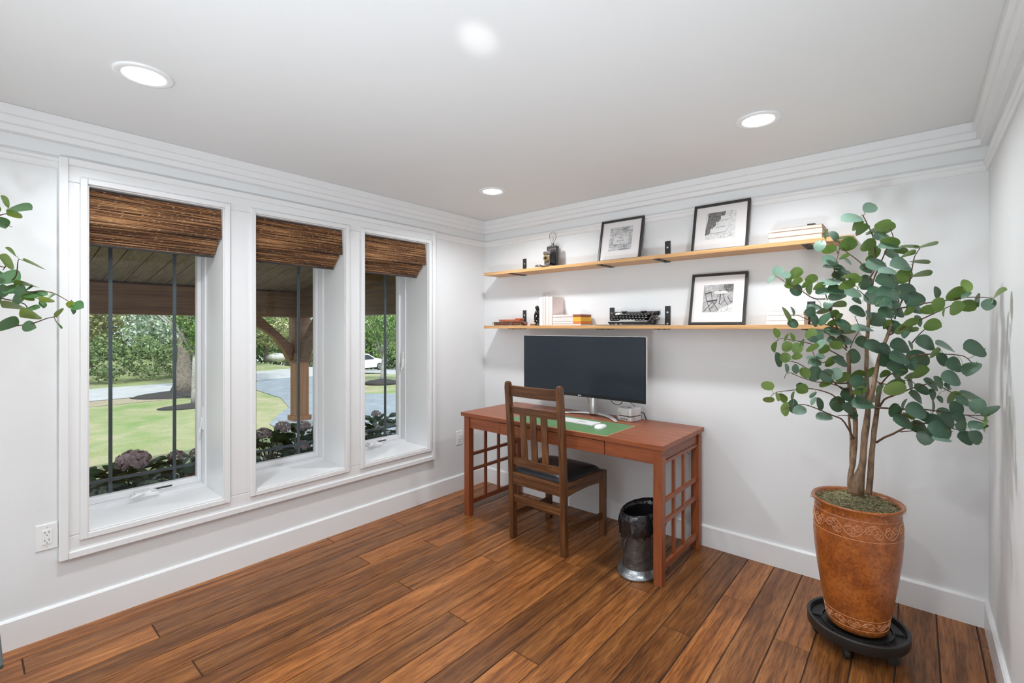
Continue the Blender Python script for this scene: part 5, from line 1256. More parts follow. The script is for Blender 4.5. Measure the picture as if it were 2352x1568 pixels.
# --- moss: mound with hundreds of curled strands
M['moss'] = pbr('dried_moss', (0.44, 0.40, 0.22), 0.85, var=0.4, vs=90, bs=0.6, bscale=200); M['mossd'] = pbr('dark_moss', (0.17, 0.15, 0.08), 0.9, var=0.4, vs=90)
b = B(); vs = []; fs = []; nr, na = 12, 48
zt = PB + 0.520
for i in range(nr + 1):
    r = 0.157 * i / nr
    for j in range(na):
        a = 2 * PI * j / na; vs.append((PXC + r * math.cos(a), PYC + r * math.sin(a), zt + 0.042 * (1 - (i / nr) ** 3) + 0.010 * noise.noise((r * 40 * math.cos(a), r * 40 * math.sin(a), 1))))
for i in range(nr):
    for j in range(na): fs.append((i * na + j, i * na + (j + 1) % na, (i + 1) * na + (j + 1) % na, (i + 1) * na + j))
b.cur = 1; b.add(vs, fs); b.cur = 0
rm = random.Random(8)
for i in range(2300):
    r = 0.160 * math.sqrt(rm.random()); a = rm.uniform(0, 2 * PI); x, y = PXC + r * math.cos(a), PYC + r * math.sin(a)
    z = zt + 0.042 * (1 - (r / 0.157) ** 3) + rm.uniform(-0.002, 0.014)
    if r > 0.15: z = max(z, PB + 0.552)
    h = rm.uniform(0, 2 * PI); cur = rm.uniform(-130, 130); pts = []; p = Vector((x, y, z)); L = rm.uniform(0.003, 0.007)
    if rm.random() < 0.012: L *= 2.0
    for k in range(6):
        pts.append(p.copy()); h += cur * L; p = p + Vector((math.cos(h) * L, math.sin(h) * L, rm.uniform(-0.6, 0.6) * L))
    b.cur = 0 if rm.random() < 0.72 else 1
    b.tube(pts, rm.uniform(0.0006, 0.0011), 3, caps=False)
o = b.build('moss', [M['moss'], M['mossd']], tree, fix=False); o['kind'] = 'stuff'

# --- rolling plant caddy
cdy = thing('plant_caddy', 'round black plastic plant caddy on casters under the orange-brown pot', 'plant caddy', (PXC, PYC, 0))
b = B(); b.lathe([(0.150, 0.052), (0.186, 0.060), (0.192, 0.068), (0.194, 0.106), (0.190, 0.110), (0.180, 0.108), (0.176, 0.098), (0.174, 0.086), (0.168, 0.082), (0.001, 0.082)], 56, (PXC, PYC, 0), capt=False); b.build('tray', M['blackplastic'], cdy, smooth=False, autos=0.7)
b = B()
for i in range(8):
    a = PI * i / 4 + 0.2; b.beam((PXC + 0.135 * math.cos(a), PYC + 0.135 * math.sin(a), 0.086), (PXC + 0.176 * math.cos(a), PYC + 0.176 * math.sin(a), 0.086), 0.004, 0.010)
b.lathe([(0.13, 0.082), (0.132, 0.093), (0.136, 0.093), (0.138, 0.082)], 40, (PXC, PYC, 0), capb=False, capt=False); b.build('ribs', M['blackplastic'], cdy)
for i in range(5):
    a = math.radians(-86 - 14) + i * 2 * PI / 5; x, y = PXC + 0.150 * math.cos(a), PYC + 0.150 * math.sin(a)
    b = B(); d = Vector((-math.sin(a + 0.6), math.cos(a + 0.6), 0)); c = Vector((x, y, 0.0215))
    b.cyl(c - d * 0.008, c + d * 0.008, 0.0215, 22); b.cyl(c - d * 0.0095, c + d * 0.0095, 0.012, 16)
    cs = b.build('caster', M['blackplastic'], cdy, bevel=0.002)
    b = B(); b.cbox((x, y, 0.045), (0.030, 0.030, 0.022), Matrix.Rotation(a, 3, 'Z')); b.build('caster_housing', M['blackplastic'], cs, bevel=0.004)

# ------------------------------------------------------------------ second plant: pointed leaves reaching in from the left
FX, FY = 0.56, -3.342
t2 = thing('leafy_tree', 'green pointed-leaf tree whose branch tips reach in at the left edge of the photo', 'potted tree', (FX, FY, 0))
L_ = lambda x, y: (x / 4.61, 440 + y / 4.61)
br2 = [([L_(-330, 420), L_(-150, 330), L_(0, 250), L_(60, 235), L_(105, 210)], 2.02, 1.94, .004, .0014),
       ([L_(-330, 420), L_(-120, 300), L_(-20, 300), L_(60, 345), L_(130, 375)], 2.02, 1.92, .003, .0010),
       ([L_(-360, 700), L_(-100, 760), L_(40, 800), L_(60, 790), L_(30, 830)], 2.00, 1.90, .004, .0014),
       ([L_(-300, 1000), L_(-100, 960), L_(60, 960), L_(150, 920), L_(178, 850), L_(195, 720), L_(240, 730)], 2.00, 1.88, .004, .0010),
       ([L_(-300, 1000), L_(-100, 1040), L_(100, 1055), L_(300, 1060), L_(450, 1058), L_(550, 1068), L_(640, 1110), L_(740, 1170)], 2.00, 1.86, .0045, .0013),
       ([L_(-300, 1080), L_(-50, 1110), L_(60, 1140), L_(150, 1155), L_(260, 1190), L_(290, 1240), L_(300, 1330)], 2.00, 1.90, .0040, .0013),
       ([L_(150, 1040), L_(300, 1100), L_(420, 1135), L_(470, 1150)], 1.93, 1.87, .002, .0012),
       ([L_(-300, 1300), L_(-60, 1400), L_(130, 1418), L_(240, 1412), L_(360, 1390), L_(500, 1340), L_(570, 1325), L_(600, 1300)], 1.98, 1.84, .0045, .0013),
       ([L_(570, 1325), L_(600, 1380), L_(630, 1420)], 1.85, 1.84, .0015, .0010)]
sm2 = []; b = B(); ends = []
for px, d0, d1, r0, r1 in br2:
    q = poly3(px, d0, d1); pts = [PX(*a) for a in q]; k = len(pts); ends.append(pts[0])
    b.tube(pts, [r0 + (r1 - r0) * (j / (k - 1)) for j in range(k)], 7); sm2 += list(zip(q, pts))
for e in ends[:6:1] + [ends[7]]:
    q = Vector((FX + 0.02, FY, min(e.z - 0.1, 1.55))); b.tube([q, q.lerp(e, 0.5) + Vector((0, 0, 0.05)), e], [0.008, 0.006, 0.0045], 8)
brb = b
LL = """65,105,130,70,-55,Z;205,180,225,74,-2,T;155,235,132,62,5,Y;20,320,125,78,-60,T;125,640,125,32,-40,G;80,740,185,100,-35,G;365,765,205,26,-20,G;90,910,225,130,-15,L;290,975,215,30,-8,G;30,1050,125,120,0,T;110,1030,150,90,-20,L;210,1040,125,100,-30,L;375,1085,192,58,-2,T;190,1140,134,110,10,L;300,1120,114,60,10,G;490,1150,134,52,10,Y;150,1215,225,60,0,G;350,1230,114,46,0,T;325,1300,194,88,5,G;60,1405,235,112,0,T;300,1425,124,98,-10,L;620,1275,114,36,55,G;745,1190,76,46,70,Y;820,1205,124,88,-20,T;775,1250,86,32,-75,T;620,1400,114,14,-50,T;305,1020,80,26,20,T;450,1190,80,40,-70,T;545,1105,80,22,30,L;-20,1150,120,80,60,T;-60,900,160,100,20,T;-120,1200,180,100,-20,T;-150,1020,160,90,30,G;-180,760,170,90,-20,T;-90,640,130,80,40,T;-160,340,150,80,10,T;-80,180,130,80,60,G;-200,1380,170,90,10,T;-60,300,120,70,-20,G"""
lv2 = Leaves(); pt2 = B()
for q in LL.split(';'):
    x, y, L, Wd, ang, kind = q.split(','); px, py = L_(float(x), float(y))
    kind = 'G' if kind == 'Z' else kind
    place(lv2, pt2, px, py, float(L) / 4.61, float(Wd) / 4.61, float(ang), kind, sm2, jit=0.03, tipv=0.30)
rt = random.Random(77)
b = B(); trunk2 = [(FX - 0.01, FY, 0.285), (FX + 0.01, FY + 0.01, 0.8), (FX, FY - 0.01, 1.2), (FX + 0.02, FY, 1.55), (FX, FY, 1.9)]
b.tube(trunk2, [0.016, 0.015, 0.013, 0.010, 0.005], 12); b.build('trunk', M['bark'], t2, smooth=True)
for i in range(120):     # the rest of its crown, outside the frame
    a = rt.uniform(0, 2 * PI); r = rt.uniform(0.06, 0.34); z = rt.uniform(1.15, 2.0); c = Vector((FX + r * math.cos(a), FY - 0.10 + r * math.sin(a), z))
    if c.y > -3.30: continue
    lv2.add(c, Vector((math.cos(a), math.sin(a), rt.uniform(-.4, .5))), Vector((rt.uniform(-.5, .5), rt.uniform(-.5, .5), 1)), 0.07, 0.045, rt.random(), tip=0.35)
    pt2.tube([c - Vector((math.cos(a), math.sin(a), 0)) * 0.03, Vector((FX, FY, z - 0.08))], [0.001, 0.003], 5)
lv2.build('foliage', M['leaf2'], t2); brb.cur = 1; brb.add(pt2.v, pt2.f); brb.build('branches', [M['twig'], M['petiole']], t2, smooth=True)
M['charcoal'] = pbr('charcoal_planter', (0.07, 0.075, 0.075), 0.6, var=0.1)
b = B(); b.lathe([(0.17, 0.0), (0.18, 0.01), (0.20, 0.30), (0.212, 0.305), (0.212, 0.32), (0.190, 0.32), (0.185, 0.29), (0.001, 0.29)], 4, (FX, FY, 0), 1.414, 1.414, capt=False)
b.v = [(FX + (x - FX) * math.cos(PI / 4) - (y - FY) * math.sin(PI / 4), FY + (x - FX) * math.sin(PI / 4) + (y - FY) * math.cos(PI / 4), z) for x, y, z in b.v]
b.build('planter', M['charcoal'], t2, bevel=0.004)
# ------------------------------------------------------------------ outdoors
GZ = -0.60
def grass_mat():
    m, n, p = nt('lawn'); v = objcoord(n)
    f = noise_n(n, v, 0.55, 3, 0.5); f2 = noise_n(n, v, 30, 4, 0.7); f3 = noise_n(n, v, 1.6, 3, 0.6)
    c = ramp(n, f3, [(0.36, (0.20, 0.31, 0.095)), (0.50, (0.34, 0.36, 0.17)), (0.64, (0.47, 0.42, 0.28))])
    c = mixc(n, 0.45, c, ramp(n, f, [(0.4, (0.23, 0.33, 0.11)), (0.6, (0.46, 0.41, 0.27))]))
    c = mixc(n, 0.6, c, ramp(n, f2, [(0.35, (0.6, 0.62, 0.6)), (0.6, (1, 1, 1))]), 'MULTIPLY')
    link(n, c, p.inputs['Base Color']); p.inputs['Roughness'].default_value = 0.9; return m
M['grass'] = grass_mat()
M['road'] = pbr('pale_asphalt', (0.46, 0.47, 0.48), 0.85, var=0.08, vs=2, bs=0.2, bscale=60)
M['drive'] = pbr('driveway_asphalt', (0.26, 0.30, 0.34), 0.85, var=0.14, vs=3, bs=0.2, bscale=60)
M['concrete'] = pbr('pale_concrete', (0.52, 0.50, 0.47), 0.85, var=0.06, vs=2)
M['mulch'] = pbr('dark_mulch', (0.045, 0.042, 0.040), 0.95, var=0.5, vs=40, bs=0.6, bscale=60)
M['dry'] = pbr('dry_grass_verge', (0.36, 0.31, 0.22), 0.95, var=0.2, vs=12)
def HG(x, y):      # the ground falls away beyond the island, towards the far end of the road
    t = (Vector((x, y, 0)) - CAM).dot(FW); w = min(1, max(0, (y - 8.5) / 2.5)); w = w * w * (3 - 2 * w)
    return GZ - 0.08 * max(0, t - 19) * w
def slab(name, pts, z, mat, cuts=0):
    bm = bmesh.new(); vs = [bm.verts.new((x, y, 0)) for x, y in pts]; f = bm.faces.new(vs)
    bm.normal_update(); bmesh.ops.triangulate(bm, faces=[f])
    for _ in range(cuts):
        es = [e for e in bm.edges if e.calc_length() > 1.6]
        if not es: break
        bmesh.ops.subdivide_edges(bm, edges=es, cuts=1); bmesh.ops.triangulate(bm, faces=bm.faces[:])
    bm.normal_update(); bm.faces.ensure_lookup_table()
    if bm.faces[0].normal.z < 0: bmesh.ops.reverse_faces(bm, faces=bm.faces[:])
    for v in bm.verts: v.co.z = HG(v.co.x, v.co.y) + z
    me = bpy.data.meshes.new(name); bm.to_mesh(me); bm.free(); me.materials.append(mat)
    o = bpy.data.objects.new(name, me); C.objects.link(o); return struct(o)
b = B(); gx = [-90 + i * 2.0 for i in range(45)] + [-WT]; gy = [-40 + i * 2.0 for i in range(66)]
b.add([(x, y, HG(x, y)) for x in gx for y in gy], [(i * len(gy) + j, (i + 1) * len(gy) + j, (i + 1) * len(gy) + j + 1, i * len(gy) + j + 1) for i in range(len(gx) - 1) for j in range(len(gy) - 1)])
struct(b.build('lawn_ground', M['grass']))
slab('verge', [(-14.6, -30), (-13.3, -30), (-13.0, 1.5), (-13.4, 2.6), (-14.4, 2.4)], 0.006, M['dry'])
slab('road', [(-17.8, -30), (-14.25, -30), (-14.2, 1.6), (-16.2, 4.3), (-15.9, 8.4), (-16.9, 11.2), (-22.0, 17), (-36, 30), (-50, 44), (-60, 40), (-42, 22), (-30, 15.5), (-22.5, 11), (-20.5, 7.4), (-20.1, 5.6), (-17.6, 2.5)], 0.018, M['road'], 7)
slab('driveway', [(-16.25, 4.2), (-13.4, 3.0), (-10.8, 2.75), (-9.1, 2.2), (-8.35, 1.65), (-7.3, 1.0), (-6.0, 0.75), (-1.2, 0.9), (-1.2, 30), (-6.5, 30), (-7.2, 12), (-8.2, 7.0), (-9.0, 5.45), (-9.8, 4.85), (-12.0, 5.5), (-14.0, 6.8), (-15.95, 8.3)], 0.014, M['drive'], 3)

def canopy_mat(name, c1, c2, c3):
    m, n, p = nt(name)
    at = n.nodes.new('ShaderNodeAttribute'); at.attribute_name = 'leafid'
    sep = n.nodes.new('ShaderNodeSeparateColor'); link(n, at.outputs['Color'], sep.inputs[0])
    link(n, ramp(n, sep.outputs[0], [(0.0, c1), (0.55, c2), (1.0, c3)]), p.inputs['Base Color'])
    p.inputs['Roughness'].default_value = 0.7; return m
M['can_green'] = canopy_mat('green_foliage', (0.07, 0.15, 0.035), (0.17, 0.30, 0.07), (0.32, 0.44, 0.14))
M['can_olive'] = canopy_mat('olive_foliage', (0.11, 0.15, 0.05), (0.27, 0.29, 0.11), (0.48, 0.46, 0.22))
M['can_blossom'] = canopy_mat('white_blossom', (0.14, 0.26, 0.09), (0.42, 0.52, 0.38), (0.80, 0.84, 0.80))
M['can_dark'] = canopy_mat('dark_hedge', (0.07, 0.13, 0.045), (0.17, 0.26, 0.09), (0.30, 0.37, 0.16))
M['can_yellow'] = canopy_mat('yellow_blossom', (0.16, 0.22, 0.06), (0.42, 0.45, 0.20), (0.66, 0.64, 0.42))
M['treebark'] = pbr('tree_bark', (0.20, 0.17, 0.14), 0.95, var=0.35, vs=14, bs=0.7, bscale=20)
M['palebark'] = pbr('pale_bark', (0.36, 0.35, 0.32), 0.9, var=0.3, vs=14, bs=0.5, bscale=20)
def canopy(blobs, count, size, seed):
    rq = random.Random(seed); v = []; f = []; ids = []
    tot = sum(b_[3] * b_[4] * b_[5] for b_ in blobs)
    for bl in blobs:
        k = int(count * bl[3] * bl[4] * bl[5] / tot)
        for _ in range(k):
            d = Vector((rq.gauss(0, 1), rq.gauss(0, 1), rq.gauss(0, 1))).normalized(); r = rq.uniform(0.55, 1.0) ** 0.6
            nn = 0.86 + 0.28 * noise.noise((d.x * 2.3 + seed, d.y * 2.3, d.z * 2.3))
            c = Vector((bl[0] + d.x * bl[3] * r * nn, bl[1] + d.y * bl[4] * r * nn, bl[2] + d.z * bl[5] * r * nn))
            gz_ = HG(c.x, c.y)
            if c.z < gz_ + 0.02: c.z = gz_ + 0.02 + rq.random() * 0.3
            a = Vector((rq.gauss(0, 1), rq.gauss(0, 1), rq.gauss(0, 1))).normalized(); e = a.cross(Vector((rq.gauss(0, 1), rq.gauss(0, 1), rq.gauss(0, 1)))).normalized()
            s_ = size * rq.uniform(0.6, 1.3); base = len(v)
            v += [c - a * s_, c + e * s_ * 0.45, c + a * s_, c - e * s_ * 0.45]; f.append((base, base + 1, base + 2, base + 3)); ids.append(rq.random())
    return v, f, ids
def canopy_obj(name, blobs, count, size, seed, mat, parent):
    v, f, ids = canopy(blobs, count, size, seed); me = bpy.data.meshes.new(name)
    inv = WM[parent.name].inverted() if parent else Matrix.Identity(4)
    me.from_pydata([tuple(inv @ q) for q in v], [], f); me.materials.append(mat)
    ca = me.color_attributes.new('leafid', 'FLOAT_COLOR', 'CORNER')
    for p in me.polygons:
        for li in p.loop_indices: ca.data[li].color = (ids[p.index], 0, 0, 1)
    o = bpy.data.objects.new(name, me); C.objects.link(o)
    if parent: o.parent = parent
    return o
def tree_out(x, y, label, blobs, count, size, seed, mat, trunk, rad, bmat, group=None, flare=1.6, name='tree'):
    zg = HG(x, y) - GZ; t = thing(name, label, 'tree', (x, y, GZ + zg), 0, group)
    b = B(); pts = [(x + a, y + c, GZ + zg + z) for a, c, z in trunk]; k = len(pts)
    b.tube(pts, [rad * (flare if i == 0 else (1.12 if i == 1 else 1.0 - 0.5 * i / k)) for i in range(k)], 14)
    for j in range(5):
        a = j * 1.3; p = Vector(pts[-1]); b.tube([p - Vector((0, 0, 0.2)), p + Vector((math.cos(a) * 0.5, math.sin(a) * 0.5, 0.5)), p + Vector((math.cos(a) * 1.2, math.sin(a) * 1.2, 1.1))], [rad * 0.5, rad * 0.32, rad * 0.12], 7)
    b.build('trunk', bmat, t, smooth=True)
    canopy_obj('foliage', [(x + q[0], y + q[1], GZ + zg + q[2], q[3], q[4], q[5]) for q in blobs], count, size, seed, mat, t)
    return t
# backdrop of trees beyond the road, seen through the left window
GT = 'trees and shrubs across the road'
tree_out(-23.5, -3.6, 'olive-green tree across the road at the left side of the large window', [(0, 0, 3.4, 2.2, 2.4, 2.4), (0.8, 1.6, 2.0, 1.6, 1.9, 1.5)], 5200, 0.10, 1, M['can_olive'], [(0, 0, 0), (0, 0, 1), (0, 0.1, 2.4)], 0.14, M['treebark'], GT)
tree_out(-24.0, 0.2, 'yellow-green tree across the road, left of the white flowering tree', [(0, 0, 3.6, 2.2, 2.3, 2.6), (0.8, -0.6, 2.2, 1.4, 1.8, 1.4)], 5200, 0.10, 2, M['can_olive'], [(0, 0, 0), (0, 0, 1), (0, 0.1, 2.4)], 0.14, M['treebark'], GT)
tree_out(-21.0, 2.7, 'white flowering dogwood tree across the road in the large window', [(0, 0, 2.6, 1.7, 2.1, 1.7), (0.3, 0.9, 3.4, 1.4, 1.8, 1.5), (0.4, -1.0, 1.9, 1.0, 1.2, 0.9)], 6000, 0.09, 3, M['can_blossom'], [(0, 0, 0), (0, 0, 0.8), (0, 0.1, 2.0)], 0.10, M['palebark'], GT)
tree_out(-23.5, 5.6, 'green tree behind the flowering tree, near the edge of the large window', [(0, 0, 3.6, 2.2, 2.4, 2.6)], 4600, 0.10, 4, M['can_green'], [(0, 0, 0), (0, 0, 1), (0, 0.1, 2.4)], 0.14, M['treebark'], GT)
b = None
hd = thing('hedge', 'long dark green hedge along the far side of the road', 'hedge', (-19.6, -2, GZ))
canopy_obj('foliage', [(-19.6 + 0.3 * math.sin(i), -9 + i * 1.15, GZ + 0.85, 0.75, 0.9, 0.95) for i in range(12)], 12000, 0.075, 5, M['can_dark'], hd)
tree_out(-26.0, -8.5, 'tall green tree far left across the road', [(0, 0, 4, 3, 3.5, 3.2)], 4000, 0.12, 6, M['can_green'], [(0, 0, 0), (0, 0, 1), (0, 0.1, 2.4)], 0.16, M['treebark'], GT)
# the old tree with a mulch bed and the slim tree before it
mb = B(); mb.lathe([(1.35, 0.0), (1.1, 0.03), (0.6, 0.09), (0.001, 0.12)], 30, (-14.05, 1.35, GZ + 0.005), 0.8, 1.1, capt=False); o = mb.build('mulch_bed', M['mulch'], smooth=True); tag(o, 'dark mulch bed round the thick tree trunk by the road', 'mulch')
tree_out(-14.05, 1.20, 'thick grey tree trunk rising from dark mulch by the road', [(0, 0.3, 5.2, 2.3, 2.6, 1.5), (0.6, 1.3, 3.9, 1.0, 1.1, 0.9)], 4600, 0.08, 7, M['can_green'], [(0, 0, 0.06), (0, 0, 0.45), (0.0, 0, 1.2), (0, 0.02, 2.4), (0, 0.05, 3.8)], 0.20, M['treebark'], flare=1.9)
mb = B(); mb.lathe([(0.75, 0.0), (0.55, 0.03), (0.001, 0.07)], 26, (-11.2, 0.72, GZ + 0.005), 0.7, 1.1, capt=False); o = mb.build('mulch_bed', M['mulch'], smooth=True); tag(o, 'small dark mulch patch round the slim tree in front of the thick one', 'mulch')
tree_out(-11.2, 0.72, 'slim green leafy tree standing in front of the thick trunk', [(0.1, 0.12, 2.35, 0.75, 0.75, 0.85), (0.0, 0.1, 1.70, 0.5, 0.45, 0.45)], 3400, 0.055, 8, M['can_green'], [(0, 0, 0.03), (0, 0, 0.3), (0.02, -0.02, 0.9), (0, 0, 1.5)], 0.085, M['palebark'], flare=1.3)
# seen through the middle window: bright yellow-white shrub tree, grey-green tree, and a stone by the lawn across
tree_out(-27.5, 9.0, 'pale yellow flowering tree across the road in the middle window', [(0, 0, 2.2, 1.8, 2.2, 1.5)], 4600, 0.10, 9, M['can_yellow'], [(0, 0, 0), (0, 0, .5), (0, 0, 1.2)], 0.12, M['treebark'], GT)
tree_out(-30.0, 11.5, 'grey-green tree behind the pale yellow one in the middle window', [(0, 0, 4.2, 2.6, 3.2, 2.6)], 4600, 0.12, 10, M['can_blossom'], [(0, 0, 0), (0, 0, 1), (0, 0.1, 2.4)], 0.16, M['treebark'], GT)
# woods behind the car, right window
tree_out(-47.0, 25.0, 'light green tree behind the white car in the right window', [(0, 0, 6.0, 5, 5.5, 5.0), (0, 3, 2.6, 3.5, 4.0, 3.0)], 8000, 0.18, 11, M['can_green'], [(0, 0, 0), (0, 0, 1), (0, 0.1, 2.4)], 0.14, M['treebark'], GT)
tree_out(-40.0, 33.0, 'dense light green tree beyond the road at the right of the right window', [(0, 0, 6.2, 5, 5.5, 5.4), (0, -2.0, 2.6, 4, 4.0, 3.0)], 8000, 0.18, 12, M['can_green'], [(0, 0, 0), (0, 0, 1), (0, 0.1, 2.4)], 0.14, M['treebark'], GT)
wd = canopy_obj('woodland', [(-38 + (i % 3) * 1.2, -14 + i * 2.2, GZ + 2.8 + (i % 2), 2.4, 2.6, 4.0) for i in range(15)] + [(-36 + (i % 2) * 0.8, -12 + i * 2.2, GZ + 1.2, 1.6, 2.0, 1.5) for i in range(13)] + [(-50, 12 + i * 3.0, HG(-50, 12 + i * 3.0) + 3.5, 2.6, 3.2, 4.6) for i in range(15)], 60000, 0.24, 14, M['can_dark'], None); WM[wd.name] = Matrix.Identity(4)
tag(wd, 'dark green woodland filling the distance behind the nearer trees', 'woods', kind='stuff')
# young tree on the grass island
mb = B(); mb.lathe([(0.72, 0.0), (0.5, 0.07), (0.001, 0.16)], 26, (-11.8, 6.8, GZ + 0.02), 1.0, 1.0, capt=False); o = mb.build('mulch_bed', M['mulch'], smooth=True); tag(o, 'low mound of dark mulch under the young tree in the right window', 'mulch')
tree_out(-11.8, 6.8, 'young tree with pale forked trunk growing from a mulch mound in the right window', [(0, 0, 2.1, 1.05, 1.05, 0.72)], 3000, 0.055, 15, M['can_green'], [(0, 0, 0.1), (0, 0, 0.3), (0.02, 0.02, 0.9), (0, 0, 1.25)], 0.055, M['palebark'], flare=1.4)
M['rock'] = pbr('pale_rock', (0.55, 0.54, 0.52), 0.9, var=0.15, vs=10)
b = B(); b.sph((-25.4, 8.75, GZ + 0.30), (0.5, 0.55, 0.26), 14, 8); o = b.build('boulder', M['rock'], smooth=True); tag(o, 'low pale boulder on the grass across the road in the middle window', 'rock')
# lamp post / sign pole near the car
M['pole'] = pbr('dark_pole', (0.10, 0.12, 0.12), 0.5, 0.3)
b = B(); b.tube([(-16.0, 8.50, GZ), (-16.0, 8.50, GZ + 3.0)], 0.045, 12); b.lathe([(0.09, 0), (0.09, 0.15), (0.05, 0.2)], 16, (-16.0, 8.50, GZ)); o = b.build('street_pole', M['pole']); tag(o, 'slim dark pole standing at the left edge of the right window', 'pole')

# white car parked across the driveway mouth
M['carpaint'] = pbr('white_car_paint', (0.80, 0.81, 0.82), 0.22, var=0.01, coat=0.6); M['cwin'] = pbr('car_glass', (0.03, 0.04, 0.05), 0.08); M['tyre'] = pbr('tyre', (0.02, 0.02, 0.02), 0.8); M['rim'] = pbr('alloy_rim', (0.55, 0.56, 0.57), 0.35, 0.8); M['tail'] = pbr('tail_light', (0.45, 0.03, 0.02), 0.3)
car = thing('car', 'white car parked by the road in the right window', 'car', (-34.2, 19.7, HG(-34.2, 19.7) + 0.04), math.radians(100))
def cb(): b = B(); b.T = WM[car.name]; return b
side = [(-2.1, .35), (-2.12, .75), (-2.0, 1.05), (-1.85, 1.28), (-1.45, 1.52), (-0.6, 1.58), (0.2, 1.52), (0.95, 1.10), (1.85, .95), (2.1, .75), (2.12, .35), (1.75, .28), (-1.75, .28)]
b = cb(); k = len(side); vs = []
for yy_, sc in ((-0.88, 1.0), (-0.80, 1.0), (0.80, 1.0), (0.88, 1.0)):
    for x, z in side:
        ins = 0.16 * max(0, (z - 0.95) / 0.6); yy2 = yy_ - math.copysign(ins, yy_); vs.append((x * (0.985 if abs(yy_) > .85 else 1), yy2, z if abs(yy_) < .85 or z < .95 else z - 0.03))
fs = []
for i in range(3):
    for j in range(k): fs.append((i * k + j, i * k + (j + 1) % k, (i + 1) * k + (j + 1) % k, (i + 1) * k + j))
fs += [tuple(range(k - 1, -1, -1)), tuple(3 * k + j for j in range(k))]
b.add(vs, fs); b.build('car_body', M['carpaint'], car, bevel=0.03)
b = cb()
for s in (-1, 1):
    for poly_ in ([(-1.75, 1.05), (-1.45, 1.42), (-0.75, 1.48), (-0.72, 1.03)], [(-0.66, 1.03), (-0.68, 1.48), (0.12, 1.43), (0.72, 1.08), (0.6, 1.03)]):
        vs = [(x, s * (0.895 - 0.16 * max(0, (z - 0.95) / 0.6)), z) for x, z in poly_]; b.add(vs, [tuple(range(len(vs)))])
b.build('side_windows', M['cwin'], car, fix=False)
b = cb(); b.box(-2.0, -1.78, -0.62, 0.62, 1.10, 1.30); b.build('rear_window', M['cwin'], car)
b = cb()
for s in (-1, 1): b.box(-2.15, -2.05, s * 0.80 - 0.08, s * 0.80 + 0.08, 0.72, 0.98)
b.build('tail_lights', M['tail'], car)
for x in (-1.35, 1.35):
    for s in (-1, 1):
        b = cb(); b.cyl((x, s * 0.70, 0.33), (x, s * 0.90, 0.33), 0.33, 28); wh = b.build('wheel', M['tyre'], car, bevel=0.02)
        b = cb(); b.cyl((x, s * 0.88, 0.33), (x, s * 0.905, 0.33), 0.05, 10)
        for q in range(5):
            a = q * 2 * PI / 5; b.beam((x, s * 0.903, 0.33), (x + 0.21 * math.cos(a), s * 0.903, 0.33 + 0.21 * math.sin(a)), 0.05, 0.02, up=(0, 1, 0))
        pts = [(x + 0.21 * math.cos(2 * PI * i / 24), s * 0.903, 0.33 + 0.21 * math.sin(2 * PI * i / 24)) for i in range(25)]; b.tube(pts, 0.02, 6); b.build('rim', M['rim'], wh)

# ------------------------------------------------------------------ porch
M['porchwood'] = wood('stained_porch_boards', (0.19, 0.125, 0.10), (0.32, 0.215, 0.17), (0.42, 0.29, 0.225), 'x', 0.5, rough=0.7)
M['beam_y'] = wood('stained_beam_y', (0.14, 0.065, 0.03), (0.28, 0.13, 0.062), (0.36, 0.175, 0.085), 'y', 0.5, rough=0.6)
M['beam_x'] = wood('stained_beam_x', (0.10, 0.055, 0.03), (0.20, 0.105, 0.055), (0.27, 0.14, 0.075), 'x', 0.5, rough=0.6)
M['post'] = wood('cedar_post', (0.30, 0.13, 0.055), (0.44, 0.20, 0.085), (0.52, 0.26, 0.12), 'z', 0.5, rough=0.6)
XB = -4.0; YP = 0.10; BZ0, BZ1 = 1.605, 1.975
slope = 0.156
b = B()      # ceiling boards running away from the house and sloping down to the beam
yb = -7.0; i = 0
while yb < YP - 0.02:
    y1 = min(yb + 0.20, YP); g = 0.004
    x0, x1 = XB - 0.12, -WT
    zz0, zz1 = BZ1 - 0.02, BZ1 - 0.02 + (x1 - x0) * slope
    vs = [(x0, yb + g, zz0), (x1, yb + g, zz1), (x1, y1 - g, zz1), (x0, y1 - g, zz0)]; vs += [(x, y, z + 0.03) for x, y, z in vs]
    b.add(vs, [(0, 1, 2, 3), (4, 7, 6, 5), (0, 4, 5, 1), (1, 5, 6, 2), (2, 6, 7, 3), (3, 7, 4, 0)]); yb += 0.20
vs = [(XB - 0.12, -7, BZ1 + 0.02), (-WT, -7, BZ1 + 0.02 + 3.7 * slope), (-WT, YP + 0.12, BZ1 + 0.02 + 3.7 * slope), (XB - 0.12, YP + 0.12, BZ1 + 0.02)]
vs += [(x, y, z + 0.12) for x, y, z in vs]; b.add(vs, [(0, 1, 2, 3), (4, 7, 6, 5), (0, 4, 5, 1), (1, 5, 6, 2), (2, 6, 7, 3), (3, 7, 4, 0)])
struct(b.build('porch_ceiling', M['porchwood']))
b = B(); b.box(XB - 0.10, XB + 0.10, -7.0, YP + 0.10, BZ0, BZ1); b.box(XB - 0.12, XB + 0.12, -7.0, YP + 0.10, BZ1 - 0.09, BZ1 - 0.01); struct(b.build('porch_beam_front', M['beam_y'], bevel=0.008))
b = B(); b.box(XB + 0.10, -WT, YP - 0.09, YP + 0.10, BZ0, BZ1)
vs = [(XB, YP - 0.09, BZ1 - 0.01), (-WT, YP - 0.09, BZ1 - 0.01), (-WT, YP - 0.09, BZ1 + 0.56), (XB, YP - 0.09, BZ1 - 0.005)]; vs += [(x, y + 0.15, z) for x, y, z in vs]
